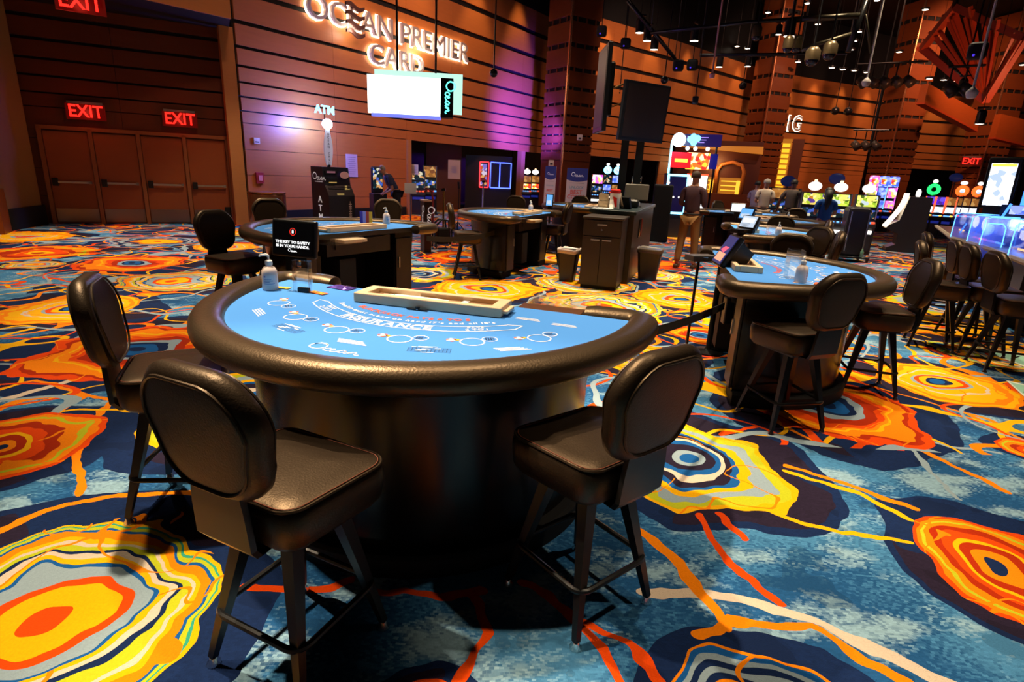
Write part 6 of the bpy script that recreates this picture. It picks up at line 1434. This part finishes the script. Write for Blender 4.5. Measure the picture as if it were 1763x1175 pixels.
def person(p, yaw, label, shirt, trousers, hair, skin=SKIN, H=1.78, arms=None, lean=0., long_hair=False, stride=.0, sleeves=True, belt=True, bald=False):
    """stands on p and looks along local -y"""
    root = empty('person', (p.x, p.y, 0), yaw, label, 'person'); s = H / 1.78
    def L(x, y, z):                      # bend the upper body forward about the hips
        if lean and z > .95: dy, dz = y, z - .95; y = dy * math.cos(lean) - dz * math.sin(lean); z = .95 + dy * math.sin(lean) + dz * math.cos(lean)
        return (x * s, y * s, z * s)
    J = {}
    def j(n, x, y, z, r): J[n] = (L(x, y, z), tuple(q * s for q in r) if isinstance(r, tuple) else r * s)
    j('pelvis', 0, 0, .96, (.145, .10)); j('waist', 0, 0, 1.10, (.130, .092)); j('chest', 0, .01, 1.30, (.155, .11)); j('collar', 0, .01, 1.44, (.11, .075)); j('neck', 0, 0, 1.52, .052); j('skull', 0, -.01, 1.62, (.072, .085)); j('crown', 0, 0, 1.70, (.065, .075))
    A = arms or {1: ((.21, .03, 1.18), (.16, -.22, 1.14), (.10, -.32, 1.18)), -1: ((-.21, .03, 1.18), (-.16, -.22, 1.14), (-.10, -.32, 1.18))}
    bones = [('pelvis', 'waist'), ('waist', 'chest'), ('chest', 'collar'), ('collar', 'neck'), ('neck', 'skull'), ('skull', 'crown')]
    for sd in (1, -1):
        t = 'r' if sd > 0 else 'l'; el, wr, ha = A[sd]
        j('sh' + t, sd * .175, .01, 1.41, .055); j('el' + t, *el, .042); j('wr' + t, *wr, .028); j('ha' + t, *ha, (.036, .020))
        bones += [('collar', 'sh' + t), ('sh' + t, 'el' + t), ('el' + t, 'wr' + t), ('wr' + t, 'ha' + t)]
        st = stride * sd
        j('hip' + t, sd * .09, 0, .90, .085); j('kn' + t, sd * .12, st * .5 - .01, .50, .058); j('an' + t, sd * .145, st, .10, .040); j('to' + t, sd * .165, st - .13, .04, .036)
        bones += [('pelvis', 'hip' + t), ('hip' + t, 'kn' + t), ('kn' + t, 'an' + t), ('an' + t, 'to' + t)]
    body = skinned('body', J, bones, skin, root)
    # fingers and thumb, nose and ears
    mb = MB(); mb.smooth = True
    for sd in (1, -1):
        t = 'r' if sd > 0 else 'l'; h = Vector(J['ha' + t][0]); w = Vector(J['wr' + t][0]); d = (h - w).normalized(); side = d.cross(Vector((0, 0, 1))); side = side.normalized() if side.length > .1 else Vector((1, 0, 0))
        for k in range(4): b0 = h + side * (-.027 + .018 * k) * s; L_ = (.050, .062, .058, .044)[k] * s; mb.tube([b0 - d * .01, b0 + d * L_ * .6, b0 + d * L_ + Vector((0, 0, -.015))], [.009 * s, .008 * s, .006 * s], 6)
        b0 = h - side * .030 * s * sd - d * .02; mb.tube([b0, b0 - side * .03 * sd * s + d * .02, b0 - side * .035 * sd * s + d * .045], [.010 * s, .009 * s, .007 * s], 6)
    hc = Vector(L(0, -.005, 1.64))
    mb.tube([L(0, -.085, 1.665), L(0, -.112, 1.62), L(0, -.085, 1.61)], [.010 * s, .014 * s, .010 * s], 6)
    for sd in (1, -1): mb.sphere(L(sd * .078, .005, 1.635), .022 * s, 8, 6, (.4, .8, 1.3))
    mb.build('fingers_and_features', skin, body)
    mb = MB(); mb.smooth = True
    for sd in (1, -1): mb.sphere(L(sd * .030, -.082, 1.655), .010 * s, 8, 6)
    mb.build('eyes', INK, body)
    # shirt: one surface over trunk and sleeves
    K = {}; g = .014
    for n, q in (('pelvis', (.158, .112)), ('waist', (.150, .108)), ('chest', (.172, .126)), ('collar', (.125, .088))): K[n] = (J[n][0], tuple(x * s for x in q))
    K['nk'] = (tuple(Vector(J['collar'][0]).lerp(Vector(J['neck'][0]), .55)), (.062 * s, .060 * s))
    kb = [('pelvis', 'waist'), ('waist', 'chest'), ('chest', 'collar'), ('collar', 'nk')]
    for t in 'rl':
        K['sh' + t] = (J['sh' + t][0], .070 * s); kb.append(('collar', 'sh' + t)); e = Vector(J['el' + t][0]); sh = Vector(J['sh' + t][0])
        if sleeves == 'long': K['el' + t] = (tuple(e), .056 * s); K['cu' + t] = (tuple(e.lerp(Vector(J['wr' + t][0]), .86)), .042 * s); kb += [('sh' + t, 'el' + t), ('el' + t, 'cu' + t)]
        else: K['el' + t] = (tuple(sh.lerp(e, .78)), .064 * s); kb.append(('sh' + t, 'el' + t))
    skinned('shirt', K, kb, shirt, root)
    T = {'pelvis': (L(0, 0, .965), (.155 * s, .112 * s))}; tb = []
    for t in 'rl':
        for n, q in (('hip', .100), ('kn', .078), ('an', .062)): T[n + t] = (J[n + t][0], q * s)
        tb += [('pelvis', 'hip' + t), ('hip' + t, 'kn' + t), ('kn' + t, 'an' + t)]
    skinned('trousers', T, tb, trousers, root)
    for t in 'rl':
        a = Vector(J['an' + t][0]); o = Vector(J['to' + t][0]); mb = MB(); mb.smooth = True
        mb.rbox(((a.x + o.x) / 2, (a.y + o.y) / 2 - .01, .035 * s), (.095 * s, .27 * s, .07 * s), .03, rz=-.1 if t == 'l' else .1); mb.build('shoe', mat('shoe_brown', '#4a3626', .5), root)
    if belt:
        mb = MB(); mb.smooth = True; c = L(0, 0, 1.0); mb.tube([(c[0] + .150 * s * math.cos(a), c[1] + .108 * s * math.sin(a), c[2]) for a in [2 * PI * i / 24 for i in range(24)]], .014, 6, True); mb.build('belt', INK, root)
    if not bald:
        mb = MB(); mb.smooth = True; c = L(0, .012, 1.668); rings = []
        for i in range(8):
            a = -.35 + (PI / 2 + .35) * i / 7; rr = max(math.cos(a), .02)
            rings.append([(c[0] + .089 * s * rr * math.cos(b), c[1] + (.100 * s * rr * math.sin(b)) + (.02 * s if math.sin(b) < -.2 and a < .25 else 0), c[2] + (.092 * math.sin(a) + (.035 if math.sin(b) < -.3 and a < .2 else 0)) * s) for b in [2 * PI * k / 18 for k in range(18)]])
        mb.loft(rings, True, True); mb.build('hair', hair, root)
    if long_hair:
        mb = MB(); mb.smooth = True; mb.tube([L(0, .05, 1.68), L(0, .095, 1.55), L(.01, .12, 1.40), L(.02, .12, 1.25)], [.085 * s, .08 * s, .065 * s, .02 * s], 10); mb.build('long_hair', hair, root)
    return root
def feet(u, v, r): p = at(u, v); return p * (r / p.length)
CL = lambda n, h: mat(n, h, .85, bump=(60, .2))
HB = mat('brown_hair', '#3a2618', .7); HG = mat('dark_hair', '#15100e', .6); HW = mat('grey_hair', '#8a8078', .7)
p = feet(1178, 458, 11.45); person(p, yaw_to_cam(p) + PI - .25, 'person in plum shirt and khaki trousers standing with back to us', CL('plum_shirt', '#4a3038'), CL('khaki_cloth', '#8a6234'), HB, H=1.84, sleeves='long', stride=.05)
p = feet(1306, 402, 17.0); person(p, yaw_to_cam(p) + PI + .1, 'person in white polo shirt seen from behind at the table', CL('white_polo', '#b8a898'), CL('beige_cloth', '#8a7866'), HW, H=1.80, bald=False)
p = feet(1291, 402, 18.2); person(p, yaw_to_cam(p) + PI - .5, 'dark-haired person in pale shirt half hidden behind the white polo', CL('pale_lilac_shirt', '#8a7c8a'), CL('dark_cloth', '#1c1818'), HG, H=1.74)
p = feet(1352, 402, 16.9); person(p, yaw_to_cam(p) + PI - .2, 'person in grey-brown shirt leaning on the table, back to us', CL('grey_brown_shirt', '#4e443e'), CL('dark_cloth', '#1c1818'), HG, mat('skin_brown', '#6a4030', .55), H=1.82, arms={1: ((.28, .0, 1.20), (.34, -.16, .98), (.35, -.2, .94)), -1: ((-.28, .0, 1.20), (-.34, -.16, .98), (-.35, -.2, .94))})
p = feet(1407, 430, 14.2); person(p, yaw_to_cam(p) + PI + .25, 'person with long dark hair in a blue top facing the slot machines', CL('blue_top', '#14509a'), CL('dark_cloth', '#1c1818'), HG, H=1.66, long_hair=True, belt=False)
p = feet(684, 386, 16.6); person(p, yaw_to_cam(p) + PI / 2 + PI + .25, 'grey-haired person in blue shirt bending forward to the slim kiosk', CL('slate_blue_shirt', '#2e3450'), CL('navy_trousers', '#10121e'), HW, H=1.78, lean=.62, arms={1: ((.20, -.10, 1.10), (.15, -.30, .93), (.12, -.38, .88)), -1: ((-.20, -.10, 1.10), (-.15, -.30, .93), (-.12, -.38, .88))})
# ------------------------------------------------------------------ what hangs in the dark ceiling
LAMPW = glow('ceiling_lamp_white', '#ffe9cc', 14)
DOTS = [(1052, 5), (1093, 22), (1135, 36), (1155, 7), (1154, 44), (1231, 69), (1249, 75), (1269, 80), (1287, 84), (1408, 42), (1479, 55), (1471, 71), (1465, 86), (1374, 107), (1393, 110), (1432, 117), (1451, 120), (1471, 122), (1492, 125), (1510, 1), (1593, 17), (1600, 136), (1625, 138), (1648, 140), (1698, 84), (1761, 112), (1750, 60), (1548, 90), (1322, 22), (1205, 12), (1390, 6), (1436, 68)]
for i, (u, v) in enumerate(DOTS):
    p = at(u, v, 11.3) if at(u, v, 11.3).length < 40 else atr(u, v, 36)
    r = empty('recessed_downlight', p, 0, 'small round lit downlight in the black ceiling', 'downlight', 'round downlights in the black ceiling')
    rr = .075 if p.length < 25 else .12
    mb = MB(); mb.lathe([(.001, 0), (rr, 0), (rr, .03), (.001, .03)], n=12); mb.build('lens', LAMPW, r)
    mb = MB(); mb.lathe([(rr, .0), (rr * 1.5, .0), (rr * 1.5, .09), (rr, .09)], n=12, caps=False); mb.lathe([(.001, .04), (.008, .04), (.008, max(.05, 11.4 - p.z)), (.001, max(.05, 11.4 - p.z))], n=6); mb.build('trim_and_stem', BLKMET, r)
CANS = [(1101, 57, 20), (1114, 71, 20.5), (1126, 86, 21), (1195, 71, 20), (1238, 116, 26), (1287, 115, 28), (1358, 63, 17), (1655, 158, 26), (1686, 214, 24), (1340, 60, 30)]
for i, (u, v, rr) in enumerate(CANS):
    p = atr(u, v, rr)
    r = empty('can_spotlight', p, .3 * i, 'black can spotlight hanging with its lamp lit', 'spotlight', 'black can spotlights under the ceiling')
    mb = MB(); mb.smooth = False; mb.lathe([(.13, 0), (.13, .36), (.08, .42), (.001, .42)], n=14, caps=False); mb.build('can', BLKMET, r)
    mb = MB(); mb.lathe([(.001, .01), (.12, .01), (.12, .03), (.001, .03)], n=14); mb.build('lens', LAMPW, r)
    mb = MB(); mb.cyl((0, 0, .4), (0, 0, 11.3 - p.z), .009, n=6); mb.box((0, 0, .5), (.3, .05, .04)); mb.build('yoke_rod', BLKMET, r)
# rods with small fittings at their foot
RODS = [((852, 0), (850, 126), 13.5, 'ball', BLKMET, 'dark camera ball on a rod beside the lit words'), ((1074, 60), (1067, 160), 22, None, BLKMET, 'bare dark rod before the curved wall by the televisions'), ((1148, 92), (1144, 138), 20, 'ball', BLKMET, 'short rod with a dark tip before the curved wall'), ((1205, 104), (1197, 173), 19, 'box', BLKMET, 'rod carrying a dark violet-glinting box in front of the curved wall'),
        ((1243, 0), (1226, 131), 17, 'cup', mat('pink_enamel', '#c88a8a', .4), 'long rod with a small pink cup'), ((1284, 118), (1279, 148), 26, 'ball', BLKMET, 'rod with a dark ball near the second column'), ((1447, 142), (1438, 191), 34, 'ball', BLKMET, 'left thin rod on the far wood wall'), ((1467, 140), (1460, 192), 34, 'ball', BLKMET, 'right thin rod on the far wood wall, with a lens'),
        ((1524, 0), (1491, 143), 17.5, 'dome', mat('white_enamel', '#c8c0b8', .4), 'slanting white camera pole with a white dome'), ((1722, 0), (1673, 162), 14.5, 'dome', mat('white_enamel', '#c8c0b8', .4), 'slanting white camera pole before the red lattice')]
for a, b, rr, kind, m, lb in RODS:
    P1 = atr(*b, rr); P0 = Vector((P1.x, P1.y, 11.3)); tilt = atr(*a, rr * 1.0)
    r = empty('hanging_rod_fitting', P1, yaw_to_cam(P1), lb, 'rod'); top = Vector((0, 0, 11.3 - P1.z))
    mb = MB(); mb.cyl((0, 0, .05), top, .022 if m is not BLKMET else .016, n=8); mb.build('rod', m, r)
    mb = MB(); mb.smooth = True
    if kind == 'ball': mb.sphere((0, 0, 0), .10 * rr / 20 + .02, 12, 8)
    elif kind == 'box': mb.smooth = False; mb.rbox((0, 0, 0), (.18, .2, .22), .03)
    elif kind == 'cup': mb.lathe([(.001, -.06), (.06, -.05), (.08, .04), (.03, .08)], n=14)
    elif kind == 'dome': mb.lathe([(.001, -.09), (.07, -.07), (.10, .0), (.10, .04), (.03, .12)], n=16)
    else: mb.sphere((0, 0, 0), .03, 8, 6)
    mb.build('fitting', m, r, True)
# pipes and trusses
def pipe(pts, rr, rad, lb, m=BLKMET):
    P = [atr(u, v, q) for (u, v), q in zip(pts, rr)]; c = P[0]; mb = MB(); mb.smooth = True; mb.tube([p - c for p in P], rad, 8)
    for p in (P[0], P[-1]): mb.tube([p - c, Vector((p.x, p.y, 11.35)) - c], .012, 6)
    o = mb.build('lighting_pipe', m); o.location = c; tag(o, lb, 'pipe')
PIPEG = mat('pipe_bronze', '#4a4434', .4, .7)
pipe([(1120, 57), (1290, 38), (1362, 33)], (19, 19, 19), .05, 'upper horizontal lighting pipe, left length'); pipe([(1366, 34), (1480, 27)], (17, 17), .07, 'upper lighting pipe, pale right length', PIPEG)
pipe([(1205, 95), (1330, 94), (1460, 90)], (20, 20, 20), .05, 'lower horizontal lighting pipe'); pipe([(1380, 88), (1400, 78), (1470, 57)], (18, 18, 18), .05, 'slanting pale lighting pipe above the domes', PIPEG)
pipe([(1080, 0), (1125, 55), (1162, 101)], (19, 19.5, 20), .06, 'diagonal dark pipe running down to the black junction box'); pipe([(1492, 0), (1475, 45), (1460, 90)], (17.5, 17.5, 17.5), .07, 'diagonal brown pipe with three lamps'); pipe([(1490, 25), (1499, 92)], (17, 17.4), .03, 'thin strut meeting the white camera pole', PIPEG)
for u, v, rr, lb in ((1168, 113, 20, 'black junction box with violet glints under the diagonal pipe'), (1192, 112, 20.5, 'second dark fitting right of the junction box'), (1036, 54, 21, 'dark round speaker beside the first column'), (1077, 75, 21, 'small dark fitting on the curved wall top'), (1683, 88, 16, 'black square speaker in front of the red lattice')):
    p = atr(u, v, rr); r = empty('ceiling_fitting', p, yaw_to_cam(p), lb, 'fitting'); mb = MB(); mb.rbox((0, 0, 0), (.34, .3, .32), .08); mb.build('case', MATT, r); mb = MB(); mb.cyl((0, 0, .1), (0, 0, 11.3 - p.z), .015, n=6); mb.build('rod', BLKMET, r)
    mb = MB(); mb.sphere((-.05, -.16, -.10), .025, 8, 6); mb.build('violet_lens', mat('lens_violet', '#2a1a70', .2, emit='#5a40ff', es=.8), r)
for u, v, rr, lb in ((1357, 76, 16.5, 'cylindrical camera housing on the column, left'), (1372, 76, 16.8, 'cylindrical camera housing on the column, right'), (1399, 96, 16.0, 'large hanging dome camera below the pipes, left'), (1429, 86, 16.4, 'large hanging dome camera below the pipes, right'), (1303, 56, 17.0, 'small dome camera left of the second column')):
    p = atr(u, v, rr); r = empty('dome_camera', p, 0, lb, 'camera'); k = .16 if 'large' in lb else .12
    mb = MB(); mb.smooth = True; mb.lathe([(k, -.10), (k, .10), (k * .6, .18), (.02, .2)], n=18); mb.build('housing', mat('bronze_housing', '#6a5a40', .35, .6), r, True)
    mb = MB(); mb.smooth = True; mb.sphere((0, 0, -.10), k * .9, 16, 8, (1, 1, .9)); mb.build('smoked_dome', mat('smoked_dome', (.01, .01, .02), .06), r)
    mb = MB(); mb.cyl((0, 0, .18), (0, 0, 11.3 - p.z), .02, n=6); mb.build('drop_pipe', BLKMET, r)
for u, v, rr, lb, n_ in ((1528, 140, 30, 'cluster of moving-head lamps on top of the third column', 5), (1494, 250, 34, 'small lamp cluster on the left side of the third column', 3), (1655, 153, 25.5, 'pale twin lamp fitting over the clad beam', 2)):
    p = atr(u, v, rr); r = empty('lamp_cluster', p, yaw_to_cam(p), lb, 'lamp cluster')
    for k in range(n_):
        mb = MB(); mb.smooth = True; x = (k - n_ / 2) * .42; mb.tube([(x, 0, .1), (x + .25, -.15, -.15)], [.16, .20], 12); h = mb.build('lamp_head', mat('grey_lamp_head', '#5a544c', .35, .5), r)
        mb = MB(); mb.cyl((x + .05, 0, .1), (x + .05, 0, .7), .03, n=6); mb.build('yoke', BLKMET, h)
    mb = MB(); mb.cyl((-n_ * .25, 0, .7), (n_ * .25, 0, .7), .04, n=8); mb.cyl((0, 0, .7), (0, 0, 11.3 - p.z), .03, n=6); mb.build('rail', BLKMET, r)
# red timber lattice fan and slanting clad beams
REDW = wood('red_timber', '#b0401c', .2, .4)
LAM = (30.5, 29, 28, 29.5)
cor = [atr(1588, 84, LAM[0]), atr(1645, 13, LAM[1]), atr(1763, 66, LAM[2]), atr(1696, 174, LAM[3])]
r = empty('lattice_fan', cor[3], 0, 'red timber fan lattice in a diamond frame at the upper right', 'lattice'); c = cor[3]
fr = MB()
for a, b in ((0, 1), (1, 2), (2, 3), (3, 0)): fr.tube([cor[a] - c, cor[b] - c], .17, 4, sq=True)
fr.build('frame', REDW, r)
for k in range(25):
    t = k / 24; q = cor[0].lerp(cor[1], t * 2) if t < .5 else cor[1].lerp(cor[2], t * 2 - 1)
    mb = MB(); off = Vector((0, .5 * math.sin(k * 1.3), 0)); mb.tube([(q + off) - c, cor[3].lerp(q, .06) - c], [.075, .04], 4, sq=True); mb.build('slat', REDW, r)
mb = MB(); mb.cyl(cor[1] - c, Vector((cor[1].x, cor[1].y, 11.39)) - c, .05, n=6); mb.cyl(cor[2] - c, Vector((cor[2].x, cor[2].y, 11.39)) - c, .05, n=6); mb.build('hangers', BLKMET, r)
def beam(a, b, ra, rb, h, lb):
    A_ = atr(*a, ra); B_ = atr(*b, rb); r = empty('clad_beam', A_, 0, lb, 'beam'); d = B_ - A_; w = Vector((-d.y, d.x, 0)).normalized() * .2; u = Vector((0, 0, h))
    mb = MB(); mb.loft([[q - w, q + w, q + w + u, q - w + u] for q in (Vector((0, 0, 0)), d)], True, True); mb.build('boards', wood('beam_timber', '#a04a1c', .2, .4), r)
    mb = MB(); mb.loft([[q - w * 1.1, q + w * 1.1, q + w * 1.1 + Vector((0, 0, .10)), q - w * 1.1 + Vector((0, 0, .10))] for q in (Vector((0, 0, -.1)), d - Vector((0, 0, .1)))], True, True); mb.build('red_edge', REDW, r)
beam((1585, 176), (1676, 224), 37.5, 41.5, .85, 'slanting clad beam between the third and rightmost columns')
beam((1708, 236), (1800, 258), 41.5, 44, 1.15, 'slanting clad beam running off the right edge')
# warm light on the lattice
q = cor[3] - Vector((0, 3.0, 3.4)); spot(q, cor[0].lerp(cor[2], .4), 900, 60, .8, (1, .35, .16), .2, 'lattice_light')
for u, v, rr in ((1520, 90, 34), (1600, 190, 36), (1700, 200, 40)): pass
